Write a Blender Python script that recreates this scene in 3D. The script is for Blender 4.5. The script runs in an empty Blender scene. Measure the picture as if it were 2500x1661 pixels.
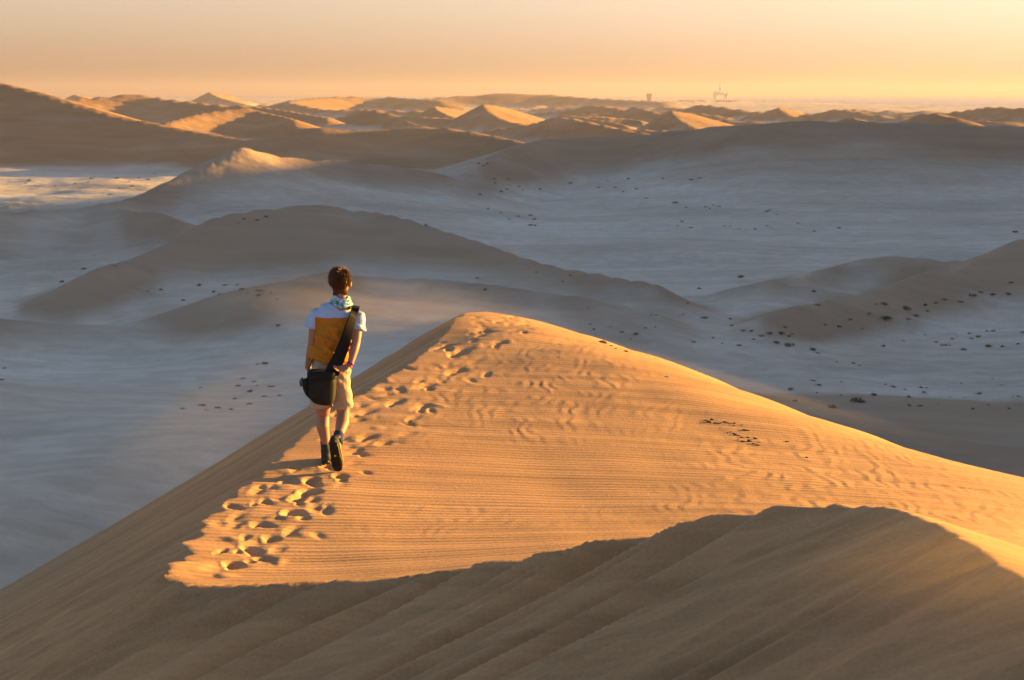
import bpy, bmesh, math, random
import numpy as np
from mathutils import Vector, Matrix, Euler, Quaternion

R = math.radians
sc = bpy.context.scene
col = sc.collection

# ------------------------------------------------------------------ camera
FPX, CXP, CYP = 3472.0, 1250.0, 830.5          # focal length and centre in photograph pixels
PITCH = math.atan(604.0 / FPX)
cam_d = bpy.data.cameras.new('camera')
cam = bpy.data.objects.new('camera', cam_d)
col.objects.link(cam)
cam.location = (0, 0, 0)
cam.rotation_euler = (R(90) - PITCH, 0, 0)
cam_d.sensor_width = 36.0
cam_d.lens = 36.0 * FPX / 2500.0
cam_d.clip_start = 0.05
cam_d.clip_end = 60000
cam_d.dof.use_dof = True
cam_d.dof.focus_distance = 12.2
cam_d.dof.aperture_fstop = 4.5
sc.camera = cam

# ------------------------------------------------------------------ light
SUN_AZ = R(63)          # to the right of the viewing direction
SUN_EL = R(6.5)
w = bpy.data.worlds.new('World')
sc.world = w
w.use_nodes = True
nt = w.node_tree
nt.nodes.clear()
wo = nt.nodes.new('ShaderNodeOutputWorld')
bg = nt.nodes.new('ShaderNodeBackground')
sky = nt.nodes.new('ShaderNodeTexSky')
sky.sky_type = 'NISHITA'
sky.sun_disc = False
sky.sun_elevation = SUN_EL
sky.sun_rotation = SUN_AZ
sky.altitude = 0
sky.air_density = 1.0
sky.dust_density = 0.36
sky.ozone_density = 1.0
bg.inputs['Strength'].default_value = 0.050
# warm dust layer low over the horizon, the same all the way round
geo = nt.nodes.new('ShaderNodeTexCoord')
sep = nt.nodes.new('ShaderNodeSeparateXYZ')
nt.links.new(geo.outputs['Generated'], sep.inputs[0])
ramp = nt.nodes.new('ShaderNodeValToRGB')
e = ramp.color_ramp.elements
e[0].position = 0.0
e[0].color = (.37, .39, .87, 1)
e[1].position = 0.30
e[1].color = (.98, .96, 1.0, 1)
e2 = e.new(.062); e2.color = (.86, .69, .90, 1)
nt.links.new(sep.outputs[2], ramp.inputs[0])
mul = nt.nodes.new('ShaderNodeMix')
mul.data_type = 'RGBA'; mul.blend_type = 'MULTIPLY'; mul.inputs[0].default_value = 1
nt.links.new(sky.outputs[0], mul.inputs[6]); nt.links.new(ramp.outputs[0], mul.inputs[7])
nt.links.new(mul.outputs[2], bg.inputs[0])
nt.links.new(bg.outputs[0], wo.inputs[0])

sl = bpy.data.lights.new('sun', 'SUN')
sl.energy = 5.0
sl.angle = R(0.6)
sl.color = (1.0, 0.55, 0.11)
sun = bpy.data.objects.new('sun', sl)
col.objects.link(sun)
sdir = Vector((math.sin(SUN_AZ) * math.cos(SUN_EL), math.cos(SUN_AZ) * math.cos(SUN_EL), math.sin(SUN_EL)))
sun.rotation_euler = sdir.to_track_quat('Z', 'Y').to_euler()
sun.location = (60, 40, 40)

sc.view_settings.view_transform = 'Standard'
sc.view_settings.look = 'None'
sc.view_settings.exposure = 2.30
sc.view_settings.gamma = 1.0
sc.view_settings.use_curve_mapping = False
sc.render.engine = 'CYCLES'
sc.cycles.use_denoising = True
sc.cycles.volume_bounces = 0
sc.cycles.adaptive_threshold = .02
sc.cycles.volume_step_rate = 2.5
sc.cycles.max_bounces = 4
sc.cycles.diffuse_bounces = 3

# ------------------------------------------------------------------ helpers
rng = random.Random(7)

def ray(px, py):
    u = (px - CXP) / FPX
    v = (CYP - py) / FPX
    c, s = math.cos(PITCH), math.sin(PITCH)
    return (u, c + v * s, -s + v * c)

def Py(px, py, y):                      # where the sight line reaches depth y
    d = ray(px, py)
    t = y / d[1]
    return (d[0] * t, y, d[2] * t)

def Pz(px, py, z):                      # where the sight line reaches height z
    d = ray(px, py)
    t = z / d[2]
    return (d[0] * t, d[1] * t, z)

def tag(o, label=None, cat=None, group=None, kind=None):
    if label: o['label'] = label
    if cat: o['category'] = cat
    if group: o['group'] = group
    if kind: o['kind'] = kind
    return o

_perm = np.random.RandomState(3).permutation(4096)
_grad = np.random.RandomState(4).rand(4096) * 2 * np.pi

def perlin(x, y, seed=0):
    xi = np.floor(x).astype(np.int64); yi = np.floor(y).astype(np.int64)
    fx = x - xi; fy = y - yi
    def g(ix, iy, dx, dy):
        h = _perm[(_perm[(ix + seed * 131) & 4095] + iy) & 4095]
        a = _grad[h]
        return np.cos(a) * dx + np.sin(a) * dy
    u = fx * fx * fx * (fx * (fx * 6 - 15) + 10)
    v = fy * fy * fy * (fy * (fy * 6 - 15) + 10)
    n00 = g(xi, yi, fx, fy); n10 = g(xi + 1, yi, fx - 1, fy)
    n01 = g(xi, yi + 1, fx, fy - 1); n11 = g(xi + 1, yi + 1, fx - 1, fy - 1)
    return (n00 * (1 - u) + n10 * u) * (1 - v) + (n01 * (1 - u) + n11 * u) * v

def fbm(x, y, o=3, seed=0):
    s = 0; a = 1.0
    for i in range(o):
        s = s + a * perlin(x * 2 ** i, y * 2 ** i, seed + i)
        a *= 0.5
    return s

def sstep(a, b, x):
    t = np.clip((x - a) / (b - a), 0, 1)
    return t * t * (3 - 2 * t)

def smax(a, b, k):
    return 0.5 * (a + b + np.sqrt((a - b) ** 2 + k * k))

def smin(a, b, k):
    return 0.5 * (a + b - np.sqrt((a - b) ** 2 + k * k))

class TPS:                               # smooth surface through given points
    def __init__(self, pts, lam=1e-4):
        p = np.array(pts, float)
        self.c = p[:, :2]
        n = len(p)
        K = self.phi(np.linalg.norm(self.c[:, None] - self.c[None], axis=2)) + lam * np.eye(n)
        A = np.zeros((n + 3, n + 3))
        A[:n, :n] = K
        A[:n, n] = 1; A[:n, n + 1:] = self.c
        A[n, :n] = 1; A[n + 1:, :n] = self.c.T
        b = np.zeros(n + 3); b[:n] = p[:, 2]
        self.w = np.linalg.solve(A, b)
    @staticmethod
    def phi(r):
        return np.where(r > 1e-9, r * r * np.log(np.maximum(r, 1e-9)), 0.0)
    def __call__(self, x, y):
        s = self.w[-3] + self.w[-2] * x + self.w[-1] * y
        for (cx, cy), k in zip(self.c, self.w):
            s = s + k * self.phi(np.sqrt((x - cx) ** 2 + (y - cy) ** 2))
        return s

# ------------------------------------------------------------------ the near dune
crest_px = [(1165, 757, -3.05), (1060, 830, -3.08), (930, 925, -3.10), (830, 985, -3.12), (770, 1030, -3.12),
            (680, 1108, -3.10), (580, 1200, -3.05), (500, 1290, -2.98), (445, 1375, -2.88), (425, 1415, -2.83),
            (480, 1440, -2.80), (600, 1442, -2.76), (800, 1430, -2.70), (1000, 1415, -2.62), (1200, 1385, -2.50),
            (1400, 1345, -2.34), (1600, 1300, -2.18), (1800, 1255, -2.03), (1960, 1232, -1.92), (2150, 1237, -1.83),
            (2290, 1290, -1.75), (2400, 1352, -1.69)]
crest = [Pz(*c) for c in crest_px] + [(1.78, 4.5, -1.66), (2.0, 3.5, -1.60), (2.3, 2, -1.52), (2.5, 0, -1.42), (2.5, -4, -1.2), (2, -10, -1.0), (1, -25, -2)]

W_pts = list(crest)
for c in [(1250, 1220, -3.12), (1250, 1050, -3.17), (1000, 1150, -3.13), (1000, 1000, -3.14), (1250, 900, -3.13),
          (1600, 1150, -3.20), (1600, 1000, -3.23), (1900, 1120, -3.29), (700, 1250, -3.04), (650, 1370, -2.92),
          (1750, 1060, -3.28), (2050, 1150, -3.31), (2280, 1205, -3.31), (1500, 930, -3.19),
          (1300, 804, -3.08), (1500, 880, -3.17), (1700, 953, -3.26), (1900, 1023, -3.33), (2200, 1117, -3.42), (2500, 1192, -3.50)]:
    W_pts.append(Pz(*c))
for c in [(1300, 800, -3.08), (1700, 951, -3.26), (2100, 1088, -3.39), (2500, 1191, -3.50)]:
    p = Pz(*c)
    for d, dz in ((1.8, -0.50), (5, -2.1), (12, -6.2), (40, -24)):
        W_pts.append((p[0] + .75 * d, p[1] + .66 * d, p[2] + dz))
W_pts += [(2.3, 6.2, -2.04), (3.0, 5.5, -2.16), (3, 4, -2.0), (3.4, 7.2, -2.70), (2.4, 7.6, -2.58), (4.2, 9, -3.15),
          (5, 6, -2.95), (7, 8, -4.0), (6, 3, -3.0), (8, -3, -3.2), (16, 0, -6.5), (20, 10, -10), (20, -15, -7), (6, -12, -2.2),
          (45, 0, -24), (45, -30, -22), (-2, 22, -3.1), (-5, 14, -3.1), (-5, 6, -2.2), (0, 30, -5.5), (-10, 30, -5)]
S_pts = list(crest) + [
    (0, 4, -2.30), (-.5, 5.5, -2.62), (-2, 6, -3.30), (0, 0, -1.75), (1, 2, -1.75), (1, 4.5, -1.98), (-3, 3, -3.25),
    (-3.2, 8, -3.55), (-3.4, 11.7, -3.90), (-3, 15, -4.2), (-7.6, 20, -7.35), (-7, 12, -6.25), (-7, 5, -5.7), (-7, 0, -5.1),
    (-20, 20, -15.0), (-20, 5, -13.9), (-20, -10, -12), (-45, 10, -29), (-45, 40, -30), (-45, -30, -28),
    (-.2, 20.8, -3.35), (-3, 22.3, -5.5), (.8, 25, -5.6), (2, 31, -9), (-8.2, 23.5, -9.4), (-5, 40, -19), (6, 45, -18), (15, 65, -30), (-15, 65, -33),
    (6, 20, -.8), (8, 12, .8), (6, 7, .2), (8, 2, 1), (12, -5, 2.5), (16, 25, 1)]
Wf = TPS(W_pts, 2e-4)
Sf = TPS(S_pts, 2e-4)

# footprints: (px, py, half width m, half length m, depth m, turn)
prints_px = [(760, 1178, .11, .17, .075), (757, 1212, .12, .18, .085), (722, 1236, .08, .13, .05), (720, 1276, .12, .16, .075),
             (643, 1303, .10, .15, .06), (665, 1331, .09, .15, .065), (607, 1357, .07, .12, .055), (570, 1396, .08, .13, .055),
             (640, 1378, .09, .12, .04), (545, 1365, .05, .10, .035), (650, 1243, .06, .13, .03), (600, 1330, .06, .12, .025),
             (560, 1258, .05, .11, .02),
             (830, 1165, .10, .14, .05), (800, 1140, .09, .12, .05),
             (895, 1060, .10, .16, .05), (940, 1072, .10, .15, .05), (965, 975, .09, .18, .05), (1028, 985, .08, .18, .045),
             (890, 1000, .10, .16, .04), (1040, 935, .11, .20, .06), (1110, 900, .11, .20, .06), (1125, 860, .14, .28, .07),
             (1080, 850, .10, .22, .05), (1215, 843, .11, .24, .06), (1180, 812, .12, .22, .04), (1260, 815, .10, .2, .035),
             (1225, 790, .08, .25, .04), (1280, 790, .08, .2, .03), (1235, 775, .06, .25, .03), (990, 1050, .08, .12, .03),
             (900, 930, .08, .18, .035), (960, 895, .08, .18, .035), (1010, 1010, .08, .14, .03), (860, 1100, .08, .12, .03),
             (700, 1180, .08, .11, .025), (720, 1150, .07, .1, .02)]
prints = []
_pr = random.Random(5)
trail = []
for (a, b, hw, hl, dp) in prints_px:
    z = -3.1 if b < 1280 else -3.1 + (b - 1280) / 150 * .2
    p = Pz(a, b, z)
    prints.append((p[0], p[1], hw * (.60 if b > 1100 else .62), hl * (.52 if b > 1100 else .85), dp * (.62 if b > 1100 else .50), R(_pr.uniform(-30, 15) if b > 1100 else _pr.uniform(20, 50)), 3.4 if b > 1100 else 2.0))
    if _pr.random() < .8:                # the heel beside or behind it
        prints.append((p[0] + _pr.uniform(-.10, .10), p[1] - hl * .8, hw * .38, hl * .34, dp * .5, 0, 3.0))
    for q in range(4):                   # kicked-out lumps and small slides
        prints.append((p[0] + _pr.uniform(-.32, .22), p[1] + _pr.uniform(-.4, .4), _pr.uniform(.03, .07), _pr.uniform(.05, .13), _pr.uniform(-.012, .020), R(_pr.uniform(-60, 40)), 2.2))

for k in range(40):                      # worn older prints trampled along the crest
    t = _pr.random()
    i = min(int(t * 9), 8); f_ = t * 9 - i
    a_, b_ = crest[i], crest[i + 1]
    cx_ = a_[0] + (b_[0] - a_[0]) * f_ + abs(_pr.gauss(.45, .28)) + .08; cy_ = a_[1] + (b_[1] - a_[1]) * f_
    prints.append((cx_, cy_, _pr.uniform(.035, .075), _pr.uniform(.07, .17), _pr.uniform(.006, .018), R(_pr.uniform(-20, 50)), _pr.uniform(2.0, 3.2)))

def near_height(x, y):
    W = Wf(x, y)
    S = Sf(x, y)
    r = np.hypot(x, y)
    near = 1 - sstep(25, 45, r)
    # wind flutes running down the lee face
    q = y - .48 * x * (1 - sstep(7.5, 11, y))
    p = x + .2 * y
    wob = 0.25 * perlin(p * .35, q * .8, 31)
    f1 = perlin(q * 2.9 + wob * 1.5, p * .14, 11)
    f2 = perlin(q * 6.5 + wob, p * .2, 12)
    f3 = perlin(q * 11.0, p * .3, 13)
    f4 = perlin(q * 22.0, p * .4, 14)
    fl = f4 * .008 + (1 - np.abs(f1) * 2.0) * .085 + (1 - np.abs(f2) * 2) * .042 + f3 * .022 - .065
    fade = 1 - sstep(9.0, 12, y) * .62
    fl = 1.3 * fl * (1 - .5 * sstep(.4, 1.5, x))
    S = S + fl * near * fade - .03 * near
    # windward side: gentle wind streaks and scalloped ripples
    W = W + near * (.018 * fbm(x * .55 + y * .12, y * .22 - x * .1, 3, 41))
    tails = perlin((x * .62 + y * .78) * .22, (y * .62 - x * .78) * 1.3, 47)
    W = W + near * .05 * tails * sstep(13, 17, y)
    m = sstep(-.4, .15, fbm(x * .35, y * .22, 2, 51)) * sstep(9, 10.5, y) * (1 - sstep(17, 20, y)) * sstep(-1.6, -.6, x)
    wx = x + .30 * perlin(x * .9, y * .9, 52) + .14 * perlin(x * 3.5, y * 3.2, 53)
    ph = (wx * 6.6 - y * .5) % 1.0
    rip = np.where(ph < .4, ph / .4, (1 - ph) / .6)
    brk = .9 * sstep(-.15, .3, perlin(x * 2.3, y * 3.0, 55)) + .5 * sstep(0, .3, perlin(x * 4, y * 4, 56))
    W = W + near * m * .0055 * rip * brk
    fr = perlin(y * 4.2 + x * .5 + .8 * perlin(x * .4, y * .6, 62), x * .30, 61)
    W = W + near * .006 * fr
    for (cx, cy, hw, hl, dp, tn, ex) in prints:
        sel = (np.abs(x - cx) < .8) & (np.abs(y - cy) < .9)
        if not sel.any():
            continue
        dx = x[sel] - cx; dy = y[sel] - cy
        a = dx * math.cos(tn) - dy * math.sin(tn)
        b = dx * math.sin(tn) + dy * math.cos(tn)
        d = np.sqrt((a / hw) ** 2 + (b / hl) ** 2) * (1 + .5 * perlin(x[sel] * 7, y[sel] * 5, 71))
        rim = np.exp(-((d - 1.3) / .4) ** 2) * np.clip(.5 + .9 * perlin(x[sel] * 4, y[sel] * 4, 73) - .5 * a / hw, 0, 1)
        W[sel] += -dp * np.exp(-d ** ex) + .16 * dp * rim
    k = .004 + .002 * r * 0
    lip = (1 - .65 * sstep(.2, 1.3, x)) * np.exp(-((W - S) / .13) ** 2) * (1 - sstep(8.0, 9.5, y)) * near
    z = smin(W, S, .010) + lip * (.030 * (.5 - np.abs(f1) * 1.9) + .055 * (.5 - np.abs(f2) * 1.9))
    return z, W, S

# ------------------------------------------------------------------ the valley and its dunes
FLOOR = -36.0
SEA = -42.0

def catmull(pts, n=5):
    P = np.array(pts, float)
    P = np.vstack([2 * P[0] - P[1], P, 2 * P[-1] - P[-2]])
    out = []
    for i in range(1, len(P) - 2):
        for k in range(n):
            t = k / n
            a, b, c, d = P[i - 1], P[i], P[i + 1], P[i + 2]
            out.append(.5 * ((2 * b) + (-a + c) * t + (2 * a - 5 * b + 4 * c - d) * t * t + (-a + 3 * b - 3 * c + d) * t ** 3))
    out.append(P[-2])
    return np.array(out)

# crest lines seen in the photograph: (px, py, depth), slope of left-hand side / right-hand side, rounding
ridges = []
def ridge(name, pts, s_near, s_far, rnd=2.0, world=False, foot=3.0):
    P = catmull([Py(*p) for p in pts] if not world else pts)
    ridges.append((name, P, s_near, s_far, rnd, foot))

ridge('left hill', [(-700, 120, 790), (-300, 150, 770), (0, 203, 740), (150, 243, 722), (300, 287, 705), (450, 318, 690), (600, 350, 672), (720, 400, 640)], (.55, .27, 40), .3, 1.5, foot=5)
ridge('dark lee dune', [(540, 420, 640), (610, 368, 655), (690, 325, 665), (770, 311, 670), (880, 320, 670), (1040, 312, 672), (1130, 322, 665), (1230, 340, 655), (1330, 362, 640), (1420, 392, 620)], (.60, .2, 24), .3, .8)
ridge('pyramid dune', [(120, 530, 336), (220, 512, 344), (330, 488, 357), (450, 432, 374), (530, 390, 385), (590, 366, 393), (650, 382, 398), (730, 393, 403), (900, 405, 411), (1080, 430, 415)], (.60, .14, 20), .5, .6, foot=3)
ridge('low left dune', [(-250, 545, 283), (0, 525, 294), (200, 507, 305), (330, 522, 297), (430, 545, 283), (560, 590, 254)], (.60, .11, 9), .5, .5)
ridge('centre dune', [(200, 690, 200), (320, 640, 210), (450, 590, 220), (560, 552, 227), (680, 520, 232), (780, 507, 234), (870, 528, 233), (1000, 567, 227), (1150, 607, 222), (1300, 645, 216), (1450, 682, 211), (1600, 712, 205)], (.62, .12, 13), .55, .4, foot=2)
ridge('near hump', [(600, 745, 174), (690, 705, 182), (780, 672, 189), (870, 656, 194), (960, 657, 194), (1060, 672, 192), (1200, 700, 187), (1400, 735, 182)], (.58, .10, 9), .45, .5, foot=1.5)
ridge('crescent dune', [(1120, 757, 205), (1200, 742, 208), (1300, 733, 211), (1400, 736, 211), (1500, 745, 209), (1640, 768, 203)], .50, .10, .3, foot=.5)
ridge('right dune', [(1850, 790, 185), (1980, 768, 194), (2100, 738, 203), (2200, 706, 212), (2300, 668, 221), (2400, 630, 230), (2500, 604, 236), (2750, 570, 249)], (.62, .10, 12), .55, .5, foot=1.5)
ridge('right hump', [(1860, 712, 221), (1940, 690, 230), (2010, 660, 240), (2080, 646, 248), (2180, 645, 250), (2300, 652, 251), (2450, 640, 254)], (.48, .1, 8), .3, .5, foot=.8)
ridge('long right dune', [(1180, 405, 456), (1310, 347, 499), (1400, 340, 507), (1500, 337, 507), (1650, 325, 501), (1800, 304, 492), (1950, 297, 490), (2150, 301, 490), (2300, 306, 490), (2500, 312, 490), (2900, 300, 490)], (.62, .09, 36), .3, 1.0, foot=5)
ridge('left swell', [(-300, 800, 164), (0, 772, 171), (250, 764, 173), (450, 742, 176), (600, 715, 179), (760, 690, 181)], (.60, .09, 7), .3, .5, foot=1.2)
ridge('left apron', [(-500, 1015, 115), (-200, 985, 122), (0, 978, 126), (250, 985, 126), (450, 1000, 124), (650, 1012, 122), (900, 1020, 121)], .10, .12, 2.5, foot=1.5)
ridge('low lee', [(-200, 1240, 82), (50, 1190, 90), (300, 1130, 98), (500, 1095, 104), (700, 1065, 108)], .24, .10, .8, foot=.8)
# unseen high ridge outside the right, added to keep the valley in shade
ridge('outer ridge', [(80, 20, -24), (100, 100, -6), (160, 200, 10), (228, 330, 20), (296, 470, 29), (370, 620, 36), (462, 800, 42), (505, 880, 30), (540, 960, -15)], .40, .62, 3, True, foot=5)
ridge('outer ridge', [(-150, -200, -12), (-60, -120, -8), (20, -60, -3), (10, -30, -2)], .45, .40, 3, True, foot=5)
ridge('far dune', [(120, 246, 1400), (230, 238, 1450), (330, 231, 1480), (420, 243, 1460), (520, 254, 1430), (640, 262, 1400), (800, 288, 1300)], (.40, .15, 40), .4, .8)
ridge('far dune', [(400, 300, 930), (500, 276, 980), (590, 263, 1010), (650, 276, 1000), (720, 292, 965)], (.42, .15, 30), .35, .6)
ridge('far dune', [(960, 247, 3300), (1100, 236, 3450), (1230, 228, 3500), (1340, 231, 3500), (1450, 240, 3400), (1620, 248, 3200)], .25, .25, 2)
ridge('far dune', [(700, 246, 2500), (820, 236, 2700), (950, 238, 2750), (1080, 246, 2600)], .3, .3, 1)
far_specs = [  # peak px, row, depth, run (m), image slope of crest line
    (1180, 256, 1350, 150), (1370, 286, 1000, 90), (1640, 272, 1250, 110), (1450, 257, 1900, 160), (2280, 276, 980, 70),
    (510, 225, 3700, 330), (1060, 260, 1700, 150), (1720, 256, 1900, 160),
    (2450, 262, 1500, 170), (2080, 288, 880, 60), (800, 238, 3000, 300), (950, 236, 2800, 250), (180, 231, 3900, 400),
    (700, 250, 2100, 150), (900, 268, 1350, 90), (1900, 264, 1700, 120), (2050, 268, 1600, 120), (1550, 262, 1600, 120)]
for i, (a, b, d, run) in enumerate(far_specs):
    p = Py(a, b, d)
    rr = random.Random(i)
    an = R(rr.uniform(-35, 35))
    ex, ey = math.sin(an), math.cos(an)
    h = p[2] - FLOOR
    pts = [(p[0] + ex * run * 1.2 - run * .25, p[1] + ey * run * 1.2, FLOOR + .25 * h), (p[0] + ex * run * .5, p[1] + ey * run * .5, FLOOR + .72 * h),
           p, (p[0] - ex * run * .45 + run * .25, p[1] - ey * run * .45, FLOOR + .62 * h), (p[0] - ex * run * 1.0 + run * .7, p[1] - ey * run, FLOOR + .1 * h)]
    ridge('far dune', pts, rr.uniform(.40, .55), rr.uniform(.26, .38), .6, True, foot=3)
rr = random.Random(99)
for i in range(230):
    d = 1000 * (4300 / 1000) ** (rr.random() ** .8)
    a = rr.uniform(-500, 3000)
    x = (a - CXP) / FPX * d
    h = rr.uniform(3.5, 13) * (1 - .5 * max(0, (a - 1500) / 1500))
    if a > 1700 and d > 2600:
        continue
    run = rr.uniform(50, 210)
    an = R(rr.uniform(-60, 40))
    ex, ey = math.sin(an), math.cos(an)
    w1, w2 = rr.uniform(-.25, .25) * run, rr.uniform(-.25, .25) * run
    pts = [(x + ex * run + w2, d + ey * run, FLOOR + .1 * h), (x + ex * run * .4 + w1, d + ey * run * .4, FLOOR + rr.uniform(.6, .95) * h), (x, d, FLOOR + h),
           (x - ex * run * .5 + run * .2 - w1, d - ey * run * .5, FLOOR + rr.uniform(.5, .9) * h), (x - ex * run + run * .5 + w2, d - ey * run, FLOOR)]
    ridge('far dune', pts, rr.uniform(.36, .55), rr.uniform(.24, .38), .5, True, foot=2.5)

def ridge_height(P, sn, sf, rnd, x, y):
    ext = (P[:, 2].max() - FLOOR + 14) / min(sn[1] if isinstance(sn, tuple) else sn, sf) + 20
    ext = min(ext, 260)
    sel = (x > P[:, 0].min() - ext) & (x < P[:, 0].max() + ext) & (y > P[:, 1].min() - ext) & (y < P[:, 1].max() + ext)
    out = np.full(x.shape, -400.0)
    if not sel.any():
        return out
    X = x[sel]; Y = y[sel]
    best = np.full(X.shape, -1e9)
    for i in range(len(P) - 1):
        a, b = P[i], P[i + 1]
        ab = b[:2] - a[:2]
        L2 = ab @ ab
        t = np.clip(((X - a[0]) * ab[0] + (Y - a[1]) * ab[1]) / L2, 0, 1)
        dx = X - (a[0] + t * ab[0]); dy = Y - (a[1] + t * ab[1])
        d = np.sqrt(dx * dx + dy * dy)
        side = (ab[0] * dy - ab[1] * dx) / (math.sqrt(L2) * np.maximum(d, 1e-6))
        q = np.sqrt(d * d + rnd * rnd) - rnd
        wn = 0.5 - 0.5 * np.clip(side * 1.2, -1, 1)           # 1 on the near side of a line drawn left to right
        if isinstance(sn, tuple):                             # concave face: steep below the crest, long gentle foot
            s1, s2, D = sn
            near = s2 * q + (s1 - s2) * D * (1 - np.exp(-q / D))
        else:
            near = sn * q
        z = a[2] + t * (b[2] - a[2]) - (near * wn + sf * q * (1 - wn))
        best = np.maximum(best, z)
    out[sel] = best
    return out

def valley_height(x, y):
    r = np.hypot(x, y)
    amp = sstep(60, 200, r)
    z = FLOOR + 2.5 * fbm(x / 66, y / 40, 3, 81) * amp + .35 * fbm(x / 14 + .3 * y / 20, y / 9, 2, 85) * amp
    lw = (1 - sstep(-40, 15, x)) * sstep(135, 180, y) * (1 - sstep(400, 480, y))
    z = z + lw * 4.6 * (1 - 2.2 * np.abs(perlin(x / 95 + .25 * perlin(x / 40, y / 40, 88), y / 34 + x / 160, 87)))
    # hollow between the near dune and the dark lee edge at the right
    edge = 158 + .012 * (x - 40) ** 2 / 40 - y
    hollow = np.clip(edge / 24, 0, 1) * sstep(18, 38, x)
    z = z - 13 * hollow
    # low swell edge at the left
    e2 = 166 - .06 * (x + 60) - y
    z = z + 1.2 * (1 - sstep(-14, 5, -np.abs(e2))) * 0
    # coast
    xc = np.where(y < 3900, 1400 + (3900 - y) * 3, np.where(y < 8500, 1400 - (y - 3900) * .065, 1100 - (y - 8500) * 1.5))
    land = sstep(-60, 260, xc - x + 120 * perlin(x / 900, y / 1300, 91))
    far = sstep(1500, 3500, y)
    z = z + far * 2.0 * fbm(x / 260, y / 300, 3, 95)
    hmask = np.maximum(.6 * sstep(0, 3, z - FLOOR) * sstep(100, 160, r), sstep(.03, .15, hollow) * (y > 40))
    in_order = len(r) > 1000 and bool(np.all(np.diff(r) > -1e-6 * r[:-1]))
    owner = np.full(x.shape, -1, np.int32)
    valley_height.owner = owner
    valley_height.keep = sstep(.03, .15, hollow) * (y > 40)
    for ridge_no, (name, P, sn, sf, rnd, foot) in enumerate(ridges):
        pr = np.hypot(P[:, 0], P[:, 1])
        sl_ = slice(None)
        if in_order:
            sl_ = slice(int(np.searchsorted(r, pr.min() - 270)), int(np.searchsorted(r, pr.max() + 270)))
        xs = x[sl_]
        if not len(xs):
            continue
        h = ridge_height(P, sn, sf, rnd, xs, y[sl_])
        if (h > -399).any():
            zs = z[sl_]
            owner[sl_] = np.where((h > -390) & (h > zs - .25 * foot), ridge_no, owner[sl_])
            z[sl_] = np.where(h > -390, smax(zs, h, foot), zs)
            if name not in ('left apron',):
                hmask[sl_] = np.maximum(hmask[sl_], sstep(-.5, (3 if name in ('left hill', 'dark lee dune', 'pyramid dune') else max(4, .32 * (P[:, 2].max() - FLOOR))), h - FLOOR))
    n = fbm(x / 38 + y / 60, y / 26, 2, 97) * amp
    z = z + (3.2 - 2.3 * sstep(240, 360, y) - .5 * sstep(620, 800, y)) * n * hmask + .30 * fbm(x / 9 + y / 30, y / 16, 2, 98) * hmask * amp * (1 - sstep(350, 600, y))
    z = SEA - 3 + (z - SEA + 3) * land
    return z, hmask

def height(x, y):
    rr_ = np.hypot(x, y)
    far = rr_ > 38                           # nearer than this only the foreground dune shows
    v = np.full(x.shape, -60.0); hm = np.ones(x.shape)
    if far.any():
        v[far], hm[far] = valley_height(x[far], y[far])
    k = rr_ < 130
    if k.any():
        n, W, S = near_height(x[k], y[k])
        vk = v[k]
        z = np.where(n - vk > 3, n, smax(vk, n, 1.0))
        hm[k] = np.maximum(hm[k], sstep(-3, 1, n - vk))
        v[k] = z
    return v, hm

def ang_grid(half, n_dense, mid, n_mid, n_out):
    d = np.linspace(-half, half, n_dense)
    m = np.linspace(half, mid, n_mid + 1)[1:]
    o = np.linspace(mid, 2 * math.pi - mid, n_out + 2)[1:-1]
    return np.concatenate([d, m, o, 2 * math.pi - m[::-1]])

def polar_mesh(name, ang, rad, mat, split=None):
    A, Rr = np.meshgrid(ang, rad)
    X = Rr * np.sin(A); Y = Rr * np.cos(A)
    x = X.ravel(); y = Y.ravel()
    z, hm = height(x, y)
    nr, na = A.shape
    co = np.stack([x, y, z], 1)
    i = np.arange(nr - 1)[:, None]; j = np.arange(na)[None]
    jn = (j + 1) % na
    f = np.stack([i * na + j, i * na + jn, (i + 1) * na + jn, (i + 1) * na + j], 2).reshape(-1, 4)
    own = valley_height.owner if split else None
    full = grid_object(name, co, f, hm, mat)
    if not split:
        return full
    # give every dune that can be told apart its own object, keeping the shading of the whole sheet
    n = len(co)
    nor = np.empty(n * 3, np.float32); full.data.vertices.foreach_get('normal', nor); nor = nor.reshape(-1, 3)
    # steep faces get browner sand, with shade put into the colour; gentle ones paler
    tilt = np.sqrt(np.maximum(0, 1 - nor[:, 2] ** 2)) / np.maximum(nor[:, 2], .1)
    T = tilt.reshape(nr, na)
    T = np.maximum.reduce([T] + [np.vstack([T[:1].repeat(k, 0), T[:-k]]) for k in (1, 2, 3, 4, 5)])   # carries the steep-face tone up onto the crest
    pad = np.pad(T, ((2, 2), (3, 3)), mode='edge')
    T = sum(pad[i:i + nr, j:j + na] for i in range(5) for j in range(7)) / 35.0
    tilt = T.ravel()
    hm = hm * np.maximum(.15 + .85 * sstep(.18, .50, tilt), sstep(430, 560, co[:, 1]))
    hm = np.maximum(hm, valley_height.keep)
    fo = own[f].max(axis=1)
    key = np.full(len(f), -1)
    for k, (nm, *_r) in enumerate(ridges):
        if nm in split: key[fo == k] = k
    old = full.data
    bpy.data.objects.remove(full); bpy.data.meshes.remove(old)
    out = []
    for k in np.unique(key):
        fk = f[key == k]
        used, inv = np.unique(fk, return_inverse=True)
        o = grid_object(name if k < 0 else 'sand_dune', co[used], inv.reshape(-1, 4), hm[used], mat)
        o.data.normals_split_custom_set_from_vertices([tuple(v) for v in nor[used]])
        out.append((o, None if k < 0 else ridges[k][0]))
    return out

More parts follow.
